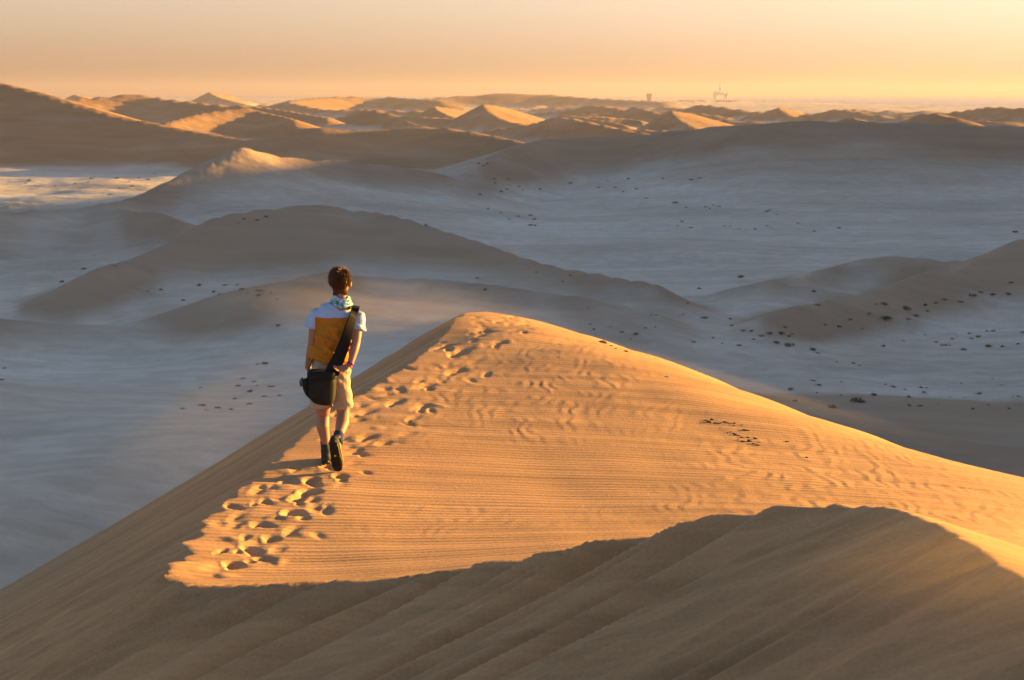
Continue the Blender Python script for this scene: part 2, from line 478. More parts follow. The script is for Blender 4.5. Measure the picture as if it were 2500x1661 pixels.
def grid_object(name, co, f, hm, mat):
    me = bpy.data.meshes.new(name)
    me.vertices.add(len(co)); me.vertices.foreach_set('co', np.ascontiguousarray(co).ravel())
    me.loops.add(f.size); me.loops.foreach_set('vertex_index', np.ascontiguousarray(f).ravel())
    me.polygons.add(len(f))
    me.polygons.foreach_set('loop_start', np.arange(0, f.size, 4))
    me.polygons.foreach_set('loop_total', np.full(len(f), 4))
    me.polygons.foreach_set('use_smooth', np.ones(len(f), bool))
    me.update(calc_edges=True)
    at = me.attributes.new('dune_sand_shade', 'FLOAT', 'POINT')
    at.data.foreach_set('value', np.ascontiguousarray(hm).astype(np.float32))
    me.materials.append(mat)
    o = bpy.data.objects.new(name, me)
    col.objects.link(o)
    return o

# ------------------------------------------------------------------ materials
def mat(name, color, rough=.8, spec=.3):
    m = bpy.data.materials.new(name)
    m.use_nodes = True
    b = m.node_tree.nodes['Principled BSDF']
    b.inputs['Base Color'].default_value = (*color, 1)
    b.inputs['Roughness'].default_value = rough
    b.inputs['Specular IOR Level'].default_value = spec
    return m

class NB:                                # small node-building helper
    def __init__(self, m):
        self.t = m.node_tree; self.b = self.t.nodes['Principled BSDF']
    def n(self, kind, **kw):
        x = self.t.nodes.new(kind)
        for k, v in kw.items():
            if k.startswith('i_'):
                x.inputs[k[2:].replace('_', ' ')].default_value = v
            else:
                setattr(x, k, v)
        return x
    def l(self, a, b):
        self.t.links.new(a, b)
    def mapping(self, src, scale=(1, 1, 1), rot=(0, 0, 0)):
        mp = self.n('ShaderNodeMapping')
        mp.inputs['Scale'].default_value = scale
        mp.inputs['Rotation'].default_value = rot
        self.l(src, mp.inputs['Vector'])
        return mp.outputs[0]
    def noise(self, vec, scale, detail=3, rough=.5):
        x = self.n('ShaderNodeTexNoise')
        x.inputs['Scale'].default_value = scale
        x.inputs['Detail'].default_value = detail
        x.inputs['Roughness'].default_value = rough
        self.l(vec, x.inputs['Vector'])
        return x.outputs['Fac']
    def ramp(self, fac, stops):
        r = self.n('ShaderNodeValToRGB')
        e = r.color_ramp.elements
        while len(e) < len(stops): e.new(.5)
        for k, (p, c) in enumerate(stops):
            e[k].position = p; e[k].color = (*c, 1)
        self.l(fac, r.inputs[0])
        return r.outputs[0]
    def mix(self, fac, a, b, mode='MIX'):
        x = self.n('ShaderNodeMix', data_type='RGBA', blend_type=mode)
        if isinstance(fac, float): x.inputs[0].default_value = fac
        else: self.l(fac, x.inputs[0])
        for s, v in ((x.inputs[6], a), (x.inputs[7], b)):
            if isinstance(v, tuple): s.default_value = (*v, 1)
            else: self.l(v, s)
        return x.outputs[2]
    def bump(self, h, strength, dist, prev=None):
        x = self.n('ShaderNodeBump')
        x.inputs['Strength'].default_value = strength
        x.inputs['Distance'].default_value = dist
        self.l(h, x.inputs['Height'])
        if prev: self.l(prev, x.inputs['Normal'])
        return x.outputs[0]

def sand_near():
    m = mat('dune_sand_near', (.45, .28, .14), .95, .1)
    k = NB(m)
    g = k.n('ShaderNodeNewGeometry').outputs['Position']
    big = k.noise(k.mapping(g, (.35, .2, .3)), 1.0, 3)
    fine = k.noise(g, 60, 2)
    c = k.ramp(big, [(.3, (.47, .275, .145)), (.7, (.55, .325, .175))])
    stk = k.ramp(k.noise(k.mapping(g, (.16, 3.2, .2)), 1, 4, .65), [(.36, (.72, .71, .70)), (.64, (1.14, 1.12, 1.10))])
    c = k.mix(.8, c, stk, 'MULTIPLY')
    st2 = k.ramp(k.noise(k.mapping(g, (.35, 13, .4)), 1, 3, .6), [(.38, (.84, .83, .82)), (.62, (1.1, 1.09, 1.08))])
    c = k.mix(.7, c, st2, 'MULTIPLY')
    c = k.mix(.25, c, k.ramp(fine, [(.3, (.35, .20, .11)), (.7, (.64, .38, .21))]), 'MIX')
    k.l(c, k.b.inputs['Base Color'])
    # wind ripples, crests lying across the view, in fading patches
    wv = k.n('ShaderNodeTexWave', wave_type='BANDS', bands_direction='Y', wave_profile='SIN')
    for nm, vl in (('Scale', 3.3), ('Distortion', 7.0), ('Detail', 2.5), ('Detail Scale', .45), ('Detail Roughness', .6)):
        wv.inputs[nm].default_value = vl
    k.l(k.mapping(g, (.16, 1, .2), (0, 0, R(5))), wv.inputs['Vector'])
    rs = k.noise(k.mapping(g, (1.0, 9.5, 1.0), (0, 0, R(5))), 1.0, 3, .6)
    av = k.n('ShaderNodeMath', operation='MULTIPLY_ADD'); k.l(wv.outputs['Fac'], av.inputs[0]); av.inputs[1].default_value = .45; k.l(rs, av.inputs[2])
    rp = av.outputs[0]
    pt = k.ramp(k.noise(k.mapping(g, (.5, .35, .3)), 1.0, 2), [(.35, (.25, .25, .25)), (.65, (1, 1, 1))])
    mm = k.n('ShaderNodeMath', operation='MULTIPLY')
    k.l(rp, mm.inputs[0]); k.l(pt, mm.inputs[1])
    b1 = k.bump(mm.outputs[0], .42, .018)
    b2 = k.bump(k.noise(g, 35, 3), .25, .01, b1)
    b3 = k.bump(k.noise(g, 220, 2), .3, .004, b2)
    k.l(b3, k.b.inputs['Normal'])
    return m

def sand_far():
    m = mat('desert_sand', (.4, .3, .2), .95, .1)
    k = NB(m)
    g = k.n('ShaderNodeNewGeometry').outputs['Position']
    at = k.n('ShaderNodeAttribute', attribute_name='dune_sand_shade').outputs['Fac']  # dune sand cover, with slope shading put into the colour
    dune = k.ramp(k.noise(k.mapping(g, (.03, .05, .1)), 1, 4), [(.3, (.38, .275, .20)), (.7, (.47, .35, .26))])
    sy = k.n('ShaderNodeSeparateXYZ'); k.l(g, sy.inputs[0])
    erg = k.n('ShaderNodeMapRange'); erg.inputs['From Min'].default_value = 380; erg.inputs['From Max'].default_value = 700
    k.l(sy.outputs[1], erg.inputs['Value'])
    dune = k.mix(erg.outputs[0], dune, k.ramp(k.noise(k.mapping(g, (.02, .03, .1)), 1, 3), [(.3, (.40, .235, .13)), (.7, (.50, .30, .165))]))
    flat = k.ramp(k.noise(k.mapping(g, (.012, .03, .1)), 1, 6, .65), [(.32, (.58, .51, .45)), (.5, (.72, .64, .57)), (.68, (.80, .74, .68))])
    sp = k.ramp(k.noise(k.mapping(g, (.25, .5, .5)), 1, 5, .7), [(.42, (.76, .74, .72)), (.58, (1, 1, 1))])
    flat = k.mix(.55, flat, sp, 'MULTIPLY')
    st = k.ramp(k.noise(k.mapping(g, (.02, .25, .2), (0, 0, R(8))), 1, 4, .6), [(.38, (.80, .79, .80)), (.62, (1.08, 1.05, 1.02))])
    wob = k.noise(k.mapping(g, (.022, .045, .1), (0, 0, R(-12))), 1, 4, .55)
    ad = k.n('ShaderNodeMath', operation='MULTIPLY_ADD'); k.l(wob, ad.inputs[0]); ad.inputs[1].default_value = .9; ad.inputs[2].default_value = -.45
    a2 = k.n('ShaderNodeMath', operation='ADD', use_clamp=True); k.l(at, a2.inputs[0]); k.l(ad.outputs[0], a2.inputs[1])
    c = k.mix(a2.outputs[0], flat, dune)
    c = k.mix(.3, c, st, 'MULTIPLY')
    k.l(c, k.b.inputs['Base Color'])
    b1 = k.bump(k.noise(k.mapping(g, (.25, .5, .5)), 1, 6, .65), .6, .5)
    b2 = k.bump(k.noise(k.mapping(g, (.05, .10, .1), (0, 0, R(-15))), 1, 3, .5), .45, 3.0, b1)
    k.l(b2, k.b.inputs['Normal'])
    return m

M_near = sand_near()
M_far = sand_far()

# ------------------------------------------------------------------ terrain
QUICK = False
near_ang = ang_grid(R(23), 900, R(50), 70, 80)
near_rad = np.concatenate([np.geomspace(.5, 3.3, 50)[:-1], np.geomspace(3.3, 24, 560)[:-1], np.geomspace(24, 60, 60)])
o = polar_mesh('sand_dune', near_ang, near_rad, M_near)
tag(o, 'sunlit orange foreground dune with footprints and a shaded lee face', 'dune', kind='structure')
far_ang = ang_grid(R(22), 620, R(50), 90, 70)
far_rad = np.concatenate([np.geomspace(60, 1000, 330)[:-1], np.geomspace(1000, 4200, 150)[:-1], np.geomspace(4200, 20000, 50)])
DUNES = {
 'left hill': 'big shaded dune hill at the left edge below the horizon',
 'dark lee dune': 'long dark dune ridge right behind the sun-tipped peaked dune',
 'pyramid dune': 'peaked dune with a sunlit tip in the left middle distance',
 'low left dune': 'low shaded dune at the left edge below the peaked dune',
 'centre dune': 'broad shaded dune behind the walker with a crest running down to the right',
 'near hump': 'low shaded hump just behind the walker and the dune summit',
 'crescent dune': 'small dark crescent slip face just right of the dune summit',
 'right dune': 'shaded dune rising to the right edge above the shrub row',
 'right hump': 'low dark double hump left of the right-hand dune',
 'long right dune': 'long high dark dune across the right below the horizon',
 'left swell': 'low dark swell left of the walker\'s shoulders',
 'left apron': 'pale smooth apron of sand left of the walker\'s legs',
 'low lee': 'brown low lee slope left of the near dune',
 'outer ridge': 'unseen high dune ridge outside the view'}
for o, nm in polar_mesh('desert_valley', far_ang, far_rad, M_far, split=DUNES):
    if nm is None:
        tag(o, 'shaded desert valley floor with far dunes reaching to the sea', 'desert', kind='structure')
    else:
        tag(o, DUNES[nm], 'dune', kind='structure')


def ground_z(x, y):
    z, _ = height(np.array([float(x)]), np.array([float(y)]))
    return float(z[0])

def ground_hits(pix, t0, t1, n=900):
    """where sight lines through photograph pixels meet the ground between two distances"""
    d = np.array([ray(*p) for p in pix])
    ts = np.geomspace(t0, t1, n)
    X = d[:, 0, None] * ts; Y = d[:, 1, None] * ts; Z = d[:, 2, None] * ts
    g, _ = height(X.ravel(), Y.ravel())
    below = Z < g.reshape(X.shape)
    k = np.argmax(below, axis=1)
    k = np.where(below.any(axis=1), k, n - 1)
    i = np.arange(len(pix))
    return [(X[a, b], Y[a, b], g.reshape(X.shape)[a, b]) for a, b in zip(i, k)]

# sea
def sea():
    bm = bmesh.new()
    n = 96
    vs = [bm.verts.new((22000 * math.sin(2 * math.pi * i / n), 22000 * math.cos(2 * math.pi * i / n), SEA)) for i in range(n)]
    bm.faces.new(list(reversed(vs)))
    me = bpy.data.meshes.new('sea'); bm.to_mesh(me); bm.free()
    m = mat('sea_water', (.06, .09, .11), .25, .5)
    k = NB(m)
    g = k.n('ShaderNodeNewGeometry').outputs['Position']
    k.l(k.bump(k.noise(k.mapping(g, (.02, .03, .1)), 1, 4), .6, 2.0), k.b.inputs['Normal'])
    me.materials.append(m)
    o = bpy.data.objects.new('sea', me); col.objects.link(o)
    tag(o, 'pale hazy sea along the horizon', 'sea', kind='structure')
sea()

# ------------------------------------------------------------------ haze
def haze():
    bm = bmesh.new()
    bmesh.ops.create_cube(bm, size=1)
    me = bpy.data.meshes.new('haze'); bm.to_mesh(me); bm.free()
    o = bpy.data.objects.new('haze', me); col.objects.link(o)
    top, bot = 120.0, -75.0
    o.scale = (46000, 46000, top - bot)
    o.location = (0, 0, (top + bot) / 2)
    m = bpy.data.materials.new('haze'); m.use_nodes = True
    t = m.node_tree; t.nodes.clear()
    out = t.nodes.new('ShaderNodeOutputMaterial')
    v = t.nodes.new('ShaderNodeVolumePrincipled')
    v.inputs['Color'].default_value = (.50, .46, .60, 1)
    v.inputs['Density'].default_value = 9e-5
    v.inputs['Anisotropy'].default_value = .3
    t.links.new(v.outputs[0], out.inputs['Volume'])
    me.materials.append(m)
    tag(o, 'warm dusty haze over the far dunes', 'haze', kind='stuff')
haze()

# ------------------------------------------------------------------ the walker
def loft(bm, rings, seg=18):
    """closed tube through rings (centre, axis a, axis b)"""
    vs = []
    for c, a, b in rings:
        vs.append([bm.verts.new(c + a * math.cos(2 * math.pi * i / seg) + b * math.sin(2 * math.pi * i / seg)) for i in range(seg)])
    for r0, r1 in zip(vs, vs[1:]):
        for i in range(seg):
            bm.faces.new((r0[i], r0[(i + 1) % seg], r1[(i + 1) % seg], r1[i]))
    bm.faces.new(list(reversed(vs[0]))); bm.faces.new(vs[-1])

def limb(bm, pts, radii, seg=14, ref=Vector((0, 1, 0)), caps=True):
    """tapered rounded tube; a radius may be (across, along ref)"""
    pts = [Vector(p) for p in pts]
    rad = [r if isinstance(r, tuple) else (r, r) for r in radii]
    rings = []
    n = len(pts)
    frames = []
    for i in range(n):
        t = (pts[min(i + 1, n - 1)] - pts[max(i - 1, 0)]).normalized()
        b = (ref - t * ref.dot(t))
        if b.length < .15:
            b = Vector((1, 0, 0)) - t * t.x
        b.normalize()
        a = b.cross(t).normalized()
        frames.append((t, a, b))
    if caps:
        t, a, b = frames[0]; ra, rb = rad[0]; m = min(ra, rb)
        for k in (80, 50, 25):
            s, c = math.sin(R(k)), math.cos(R(k))
            rings.append((pts[0] - t * m * s, a * ra * c, b * rb * c))
    for (t, a, b), p, (ra, rb) in zip(frames, pts, rad):
        rings.append((p, a * ra, b * rb))
    if caps:
        t, a, b = frames[-1]; ra, rb = rad[-1]; m = min(ra, rb)
        for k in (25, 50, 80):
            s, c = math.sin(R(k)), math.cos(R(k))
            rings.append((pts[-1] + t * m * s, a * ra * c, b * rb * c))
    loft(bm, rings, seg)

def ball(bm, c, r, seg=16):
    g = bmesh.ops.create_uvsphere(bm, u_segments=seg, v_segments=10, radius=1)
    r = r if isinstance(r, tuple) else (r, r, r)
    for v in g['verts']:
        v.co = Vector((v.co.x * r[0], v.co.y * r[1], v.co.z * r[2])) + Vector(c)

def bm_obj(name, bm, mats, parent=None, smooth=True, loc=None):
    bmesh.ops.recalc_face_normals(bm, faces=bm.faces)
    me = bpy.data.meshes.new(name)
    bm.to_mesh(me); bm.free()
    for m in (mats if isinstance(mats, (list, tuple)) else [mats]):
        me.materials.append(m)
    if smooth:
        me.polygons.foreach_set('use_smooth', np.ones(len(me.polygons), bool))
    o = bpy.data.objects.new(name, me)
    col.objects.link(o)
    if parent: o.parent = parent
    if loc: o.location = loc
    return o

def fuse(name, bm, mats, parent, voxel, smooth=4, fac=.5, disp=None):
    """one continuous skin round overlapping shapes"""
    tmp = bm_obj('tmp', bm, mats)
    md = tmp.modifiers.new('r', 'REMESH'); md.mode = 'VOXEL'; md.voxel_size = voxel; md.use_smooth_shade = True
    if smooth:
        sm = tmp.modifiers.new('s', 'SMOOTH'); sm.iterations = smooth; sm.factor = fac
    dg = bpy.context.evaluated_depsgraph_get()
    me = bpy.data.meshes.new_from_object(tmp.evaluated_get(dg))
    me.name = name
    old = tmp.data
    bpy.data.objects.remove(tmp); bpy.data.meshes.remove(old)
    if disp:
        n = len(me.vertices)
        co = np.empty(n * 3, np.float32); me.vertices.foreach_get('co', co); co = co.reshape(-1, 3).astype(float)
        no = np.empty(n * 3, np.float32); me.vertices.foreach_get('normal', no); no = no.reshape(-1, 3)
        co = co + no * disp(co)[:, None]
        me.vertices.foreach_set('co', co.astype(np.float32).ravel()); me.update()
    me.polygons.foreach_set('use_smooth', np.ones(len(me.polygons), bool))
    if not len(me.materials):
        for m in (mats if isinstance(mats, (list, tuple)) else [mats]): me.materials.append(m)
    o = bpy.data.objects.new(name, me); col.objects.link(o)
    o.parent = parent
    return o

PB = ground_hits([(798, 1131)], 8, 16, 2000)[0]          # the standing foot
PBV = Vector(PB)
def L(px, py, dy=0.0):                                    # photograph pixel and depth offset -> the walker's own space
    return Vector(Py(px, py, PB[1] + dy)) - PBV

def cloth(name, c, var=.15, scale=14, rough=.9):
    m = mat(name, c, rough, .15)
    k = NB(m)
    g = k.n('ShaderNodeTexCoord').outputs['Object']
    lo = tuple(v * (1 - var) for v in c); hi = tuple(min(1, v * (1 + var)) for v in c)
    k.l(k.ramp(k.noise(g, scale, 4), [(.3, lo), (.7, hi)]), k.b.inputs['Base Color'])
    k.l(k.bump(k.noise(g, 420, 2), .25, .002), k.b.inputs['Normal'])
    return m

M_skin = mat('skin', (.37, .18, .12), .5, .35)
M_skin.node_tree.nodes['Principled BSDF'].inputs['Subsurface Weight'].default_value = .12
M_skin.node_tree.nodes['Principled BSDF'].inputs['Subsurface Radius'].default_value = (.02, .008, .004)
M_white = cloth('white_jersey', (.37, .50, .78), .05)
M_ochre = cloth('ochre_jersey', (.47, .185, .022), .05)
M_khaki = cloth('khaki_cotton', (.43, .345, .265), .12)
M_sock = cloth('navy_sock', (.035, .055, .12), .2)
M_blackn = cloth('black_nylon', (.016, .017, .016), .25, 25, .7)
M_strap = cloth('black_webbing', (.011, .011, .012), .2, 40, .75)
M_olive = cloth('dark_olive_nylon', (.021, .022, .017), .2, 25, .75)
M_rubber = mat('black_rubber', (.012, .012, .013), .55, .3)
M_shoe = cloth('charcoal_shoe_fabric', (.035, .037, .042), .3, 40, .7)
M_yellow = mat('yellow_trim', (.75, .48, .03), .5, .3)
M_purple = mat('purple_band', (.22, .03, .30), .45, .4)
M_hair = mat('dark_brown_hair', (.095, .032, .012), .5, .35)
M_buckle = mat('grey_buckle', (.06, .07, .08), .4, .5)

# --- the body: one continuous skin
bm = bmesh.new()
hc = L(831, 689, .02)                                     # head centre
limb(bm, [hc + Vector((-.001, -.012, .045)), hc + Vector((0, .0, -.005)), hc + Vector((.004, .030, -.055)), hc + Vector((.008, .045, -.088))],
     [(.068, .088), (.074, .094), (.062, .066), (.038, .034)], 20)
ball(bm, hc + Vector((0, -.018, .03)), (.074, .090, .085))
nk = L(833, 738, .0)
limb(bm, [hc + Vector((0, -.005, -.06)), nk + Vector((0, -.005, .0)), nk + Vector((-.006, -.01, -.05))], [.052, .055, .07], 16)
ear = hc + Vector((.083, .018, -.016))
ball(bm, ear, (.010, .022, .032)); ball(bm, hc + Vector((-.074, .008, -.012)), (.010, .022, .032))
nose = hc + Vector((.006, .103, -.022))
limb(bm, [nose + Vector((0, -.014, .035)), nose + Vector((0, 0, 0))], [.009, .014], 8)
limb(bm, [hc + Vector((-.035, .080, .014)), hc + Vector((.045, .080, .014))], [.012, .012], 8)     # brow
limb(bm, [hc + Vector((-.018, .088, -.058)), hc + Vector((.030, .088, -.058))], [.007, .007], 8)   # lips
shl, shr = L(775, 768, .01), L(872, 773, .0)
ch = L(823, 785, .0); wa = L(815, 855, .0); hp = L(808, 905, .0)
limb(bm, [nk + Vector((-.006, -.01, -.05)), ch + Vector((0, 0, .03)), ch + Vector((0, 0, -.06)), wa, hp, hp + Vector((0, 0, -.07))],
     [(.09, .06), (.165, .095), (.155, .10), (.125, .085), (.15, .10), (.13, .09)], 20)
limb(bm, [shl, ch + Vector((0, 0, .02)), shr], [.055, .07, .055], 14)
# left arm hangs, hand on the front of the bag
el_l, wr_l = L(762, 838, -.02), L(751, 897, .03)
limb(bm, [shl, (shl + el_l) / 2 + Vector((-.006, 0, 0)), el_l], [.05, .044, .037], 14)
limb(bm, [el_l, el_l.lerp(wr_l, .3), wr_l], [.036, .037, .024], 14)
# right arm, hand bent in behind the hip
el_r, wr_r = L(869, 838, -.09), L(854, 894, -.20)
limb(bm, [shr, (shr + el_r) / 2 + Vector((.004, 0, 0)), el_r], [.052, .045, .037], 14)
limb(bm, [el_r, el_r.lerp(wr_r, .3), wr_r], [.037, .038, .024], 14)
# legs
hl, kl, al = L(790, 925, .0), L(789, 1016, .05), L(796, 1096, -.01)
hr, kr, ar = L(826, 925, -.0), L(838, 1008, -.03), L(824, 1073, -.27)
limb(bm, [hl, hl.lerp(kl, .5), kl, kl.lerp(al, .3) + Vector((-.008, -.028, 0)), kl.lerp(al, .65) + Vector((0, -.012, 0)), al], [.085, .074, .053, .055, .042, .033], 16)
limb(bm, [hr, hr.lerp(kr, .5), kr, kr.lerp(ar, .3) + Vector((.008, -.012, -.022)), kr.lerp(ar, .65) + Vector((.004, -.006, -.01)), ar], [.085, .074, .053, .056, .043, .033], 16)
limb(bm, [hl + Vector((0, 0, .03)), hr + Vector((0, 0, .03))], [.10, .10], 14)
# hands
def hand(bm, wr, fdir, back, side, curl):
    """palm and five separate bent fingers; side = towards the thumb"""
    f = fdir.normalized(); n = (back - f * back.dot(f)).normalized(); s = f.cross(n).normalized()
    if s.dot(side) < 0: s = -s
    limb(bm, [wr, wr + f * .035, wr + f * .085], [(.022, .018), (.036, .017), (.038, .014)], 12, ref=n)
    for k, (off, ln) in enumerate([(.029, .070), (.010, .078), (-.010, .073), (-.029, .058)]):
        p = wr + f * .080 + s * off
        pts = [p]; d = f.copy(); a = 0
        for seg, q in ((.42, .45), (.32, .9), (.26, 1.3)):
            a = curl * q
            d = (f * math.cos(a) - n * math.sin(a)).normalized()
            pts.append(pts[-1] + (d + s * off * 1.2) * ln * seg)
        limb(bm, pts, [.0088, .0085, .0078, .0065], 8, ref=n)
    p = wr + f * .028 + s * .028
    limb(bm, [p, p + f * .026 + s * .022 - n * .006, p + f * .052 + s * .030 - n * .014], [.012, .0105, .008], 8, ref=n)
hand(bm, wr_r, Vector((-.86, -.46, -.20)), Vector((-.15, .45, -.88)), Vector((0, -1, -.2)), .65)
hand(bm, wr_l, Vector((.25, .55, -.8)), Vector((-.9, .1, -.2)), Vector((0, 1, 0)), .5)
# feet inside the shoes
limb(bm, [al + Vector((0, -.03, -.075)), al + Vector((0, .13, -.095))], [.032, .028], 10)
limb(bm, [ar, ar + Vector((0, -.02, -.10)), ar + Vector((0, -.03, -.16))], [.034, .03, .026], 10)
person = fuse('person', bm, M_skin, None, .0055, 3, .5)
person.location = PBV
tag(person, 'person in white and ochre T-shirt and khaki shorts walking away along the dune crest', 'person')

# --- T-shirt
bm = bmesh.new()
limb(bm, [nk + Vector((-.004, -.008, -.018)), L(826, 757, 0), L(822, 775, 0), L(820, 800, 0), L(814, 835, -.0), L(806, 868, -.005), L(801, 884, -.01)],
     [(.075, .062), (.15, .085), (.178, .108), (.168, .118), (.158, .116), (.166, .128), (.172, .135)], 28, caps=False)
sl_l, sl_r = L(764, 802, .0), L(870, 806, -.02)
limb(bm, [shl + Vector((.03, 0, .0)), shl + Vector((-.004, 0, -.008)), shl.lerp(sl_l, .5) + Vector((-.008, 0, 0)), sl_l + Vector((-.004, 0, 0))], [.06, .068, .066, .072], 16, caps=False)
limb(bm, [shr + Vector((-.03, 0, .0)), shr + Vector((.004, 0, -.008)), shr.lerp(sl_r, .5) + Vector((.010, 0, 0)), sl_r + Vector((.006, 0, 0))], [.06, .068, .068, .076], 16, caps=False)
zy = L(820, 772).z; zs = L(820, 809).z; xl = L(772, 790).x; xr = L(864, 790).x
def folds(co):
    x, y, z = co[:, 0], co[:, 1], co[:, 2]
    f = .010 * perlin((x * .75 + z * .66) * 16, (z * .75 - x * .66) * 4.2, 5) + .007 * perlin((x * .8 - z * .6) * 22, (z * .8 + x * .6) * 6, 6)
    f = f + .008 * np.abs(perlin((x * .55 + z * .83 + y * .3) * 11, (z * .6 - x * .8) * 2.2, 9))
    cr = np.abs(perlin((x * .5 + z * .87) * 9 + 3.3, (z * .5 - x * .87) * 2.0, 19))
    f = f + .010 * (np.exp(-(cr / .10) ** 2) - .35)
    return f * 2.6 * (.25 + .6 * np.maximum(np.clip((x - xl) / .05, 0, 1) * np.clip((xr - x) / .05, 0, 1), np.clip((zs - z) / .08, 0, 1))) * np.clip((zy - z) / .06 + .55, .3, 1.2)
shirt = fuse('shirt', bm, [M_white, M_ochre], person, .006, 4, .5, folds)
shirt['label'] = 'T-shirt, white across the shoulders and sleeves, ochre below'
me = shirt.data
n = len(me.polygons)
ctr = np.empty(n * 3, np.float32); me.polygons.foreach_get('center', ctr); ctr = ctr.reshape(-1, 3)
mi = ((ctr[:, 2] < zy) & ((ctr[:, 2] < zs) | ((ctr[:, 0] > xl) & (ctr[:, 0] < xr)))).astype(np.int32)
if len(me.materials) < 2:
    me.materials.clear(); me.materials.append(M_white); me.materials.append(M_ochre)
me.polygons.foreach_set('material_index', mi)
# the loose lower left corner of the shirt, blown out by the wind
bm = bmesh.new()
grid = []
for i in range(9):
    t = i / 8
    a = L(786 - 14 * t, 838 + 22 * t, -.10 + .02 * t); b = L(772 - 21 * t, 842 + 54 * t ** 1.1, -.02 - .02 * t)
    row = []
    for j in range(6):
        q = j / 5
        p = a.lerp(b, q) + Vector((0, -.03 * math.sin(math.pi * q) - .008 * math.sin(9 * t + 5 * q), 0))
        row.append(bm.verts.new(p))
    grid.append(row)
for r0, r1 in zip(grid, grid[1:]):
    for j in range(5): bm.faces.new((r0[j], r0[j + 1], r1[j + 1], r1[j]))
o = bm_obj('shirt_tail', bm, M_ochre, person)
md = o.modifiers.new('t', 'SOLIDIFY'); md.thickness = .006
o['label'] = 'loose ochre shirt hem blown out to the left'

# --- shorts
bm = bmesh.new()
limb(bm, [L(806, 868, -.0), hp, L(808, 930, -.0)], [(.15, .105), (.168, .122), (.160, .118)], 24, caps=False)
limb(bm, [hl + Vector((-.004, 0, .05)), hl.lerp(kl, .3), L(785, 970, .025), L(786, 993, .03)], [.095, .094, .094, .098], 18, caps=False)
limb(bm, [hr + Vector((.004, 0, .05)), hr.lerp(kr, .3), L(837, 970, -.02), L(838, 997, -.02)], [.095, .090, .083, .084], 18, caps=False)
def sfold(co):
    x, y, z = co[:, 0], co[:, 1], co[:, 2]
    return .014 * perlin((x * .6 + z * .8) * 13, (z * .5 - x) * 5, 15) + .008 * perlin(x * 25 + z * 20, z * 7, 16)
fuse('shorts', bm, M_khaki, person, .0065, 3, .5, sfold)
bm = bmesh.new()
limb(bm, [L(806, 876, 0), L(806, 880, 0)], [(.158, .113), (.158, .113)], 24, caps=False)
bm_obj('waistband', bm, M_khaki, person)

# --- socks and shoes
for (a, b) in ((kl.lerp(al, .72), al + Vector((0, 0, -.03))), (kr.lerp(ar, .74), ar + Vector((0, -.01, -.03)))):
    bm = bmesh.new()
    limb(bm, [a, a.lerp(b, .15), a.lerp(b, .6), b], [.040, .044, .042, .046], 16, caps=False)
    bm_obj('sock', bm, M_sock, person)

def shoe(pos, rot):
    bm = bmesh.new()
    limb(bm, [(0, -.055, .055), (0, .02, .058), (0, .10, .050), (0, .165, .042), (0, .19, .038)], [(.040, .042), (.043, .05), (.046, .04), (.043, .028), (.03, .02)], 16, ref=Vector((0, 0, 1)))
    limb(bm, [(0, -.03, .05), (0, -.035, .10), (0, -.038, .125)], [(.042, .055), (.042, .05), (.041, .047)], 14)
    up = fuse('shoe', bm, M_shoe, person, .006, 3)
    up.location = pos; up.rotation_euler = rot
    def outline(z, grow):
        pts = []
        for i in range(28):
            a = 2 * math.pi * i / 28
            yy = -.5 * math.cos(a)
            wdt = .045 * (1 + .12 * yy * 2) * (1 - .18 * math.exp(-((yy + .05) / .16) ** 2))
            s = abs(math.sin(a)) ** .75 * (1 if math.sin(a) > 0 else -1)
            pts.append(Vector(((wdt + grow) * s, .058 + yy * (.285 + grow * 2), z)))
        return pts
    bm = bmesh.new()
    prev = None
    for z, gr in ((.002, -.004), (.006, .002), (.020, .004), (.030, .0)):
        r = [bm.verts.new(p + Vector((0, 0, .018 * max(0, (p.y - .12) / .09) ** 2))) for p in outline(z, gr)]
        if prev:
            for i in range(28): bm.faces.new((prev[i], prev[(i + 1) % 28], r[(i + 1) % 28], r[i]))
        else:
            bm.faces.new(list(reversed(r)))
        prev = r
    bm.faces.new(prev)
    so = bm_obj('sole', bm, M_rubber, up)
    bm = bmesh.new()
    for i in range(9):
        yv = -.065 + i * .030
        for sx in (-1, 1):
            g = bmesh.ops.create_cube(bm, size=1)['verts']
            for v in g:
                v.co = Vector((v.co.x * .026 + sx * .020, v.co.y * .016 + yv + .004 * (v.co.x > 0), v.co.z * .008 - .001 + .018 * max(0, (yv - .12) / .09) ** 2))
    bm_obj('tread', bm, M_rubber, up, smooth=False)
    bm = bmesh.new()
    limb(bm, [(.047, -.05, .024), (.049, .03, .024), (.051, .12, .025)], [.005, .005, .005], 6)
    limb(bm, [(0, .045, -.0035), (0, .055, -.0035)], [(.009, .003), (.009, .003)], 8, ref=Vector((0, 0, 1)))
    bm_obj('trim', bm, M_yellow, up)
    bm = bmesh.new()
    for i in range(4):
        yv = .035 + i * .025; zz = .103 - i * .012
        limb(bm, [(-.028, yv, zz - .006), (0, yv + .004, zz), (.028, yv, zz - .006)], [.004, .004, .004], 6)
    bm_obj('lace', bm, M_buckle, up)
    return up
shoe(al + Vector((.0, -.0, -.118)), Euler((R(-3), 0, R(6))))
toe = Vector(ground_hits([(826, 1155)], 8, 16, 2000)[0]) - PBV
d_toe = Vector((.05, .17, -.97)).normalized()
rq = Euler((R(-80), R(0), R(0))).to_matrix().to_4x4()
rm = Matrix.Rotation(R(-7), 4, 'Y') @ rq
heel = toe + Vector((0, 0, .0)) - (rm @ Vector((0, .205, .0)))
shoe(heel, rm.to_euler())

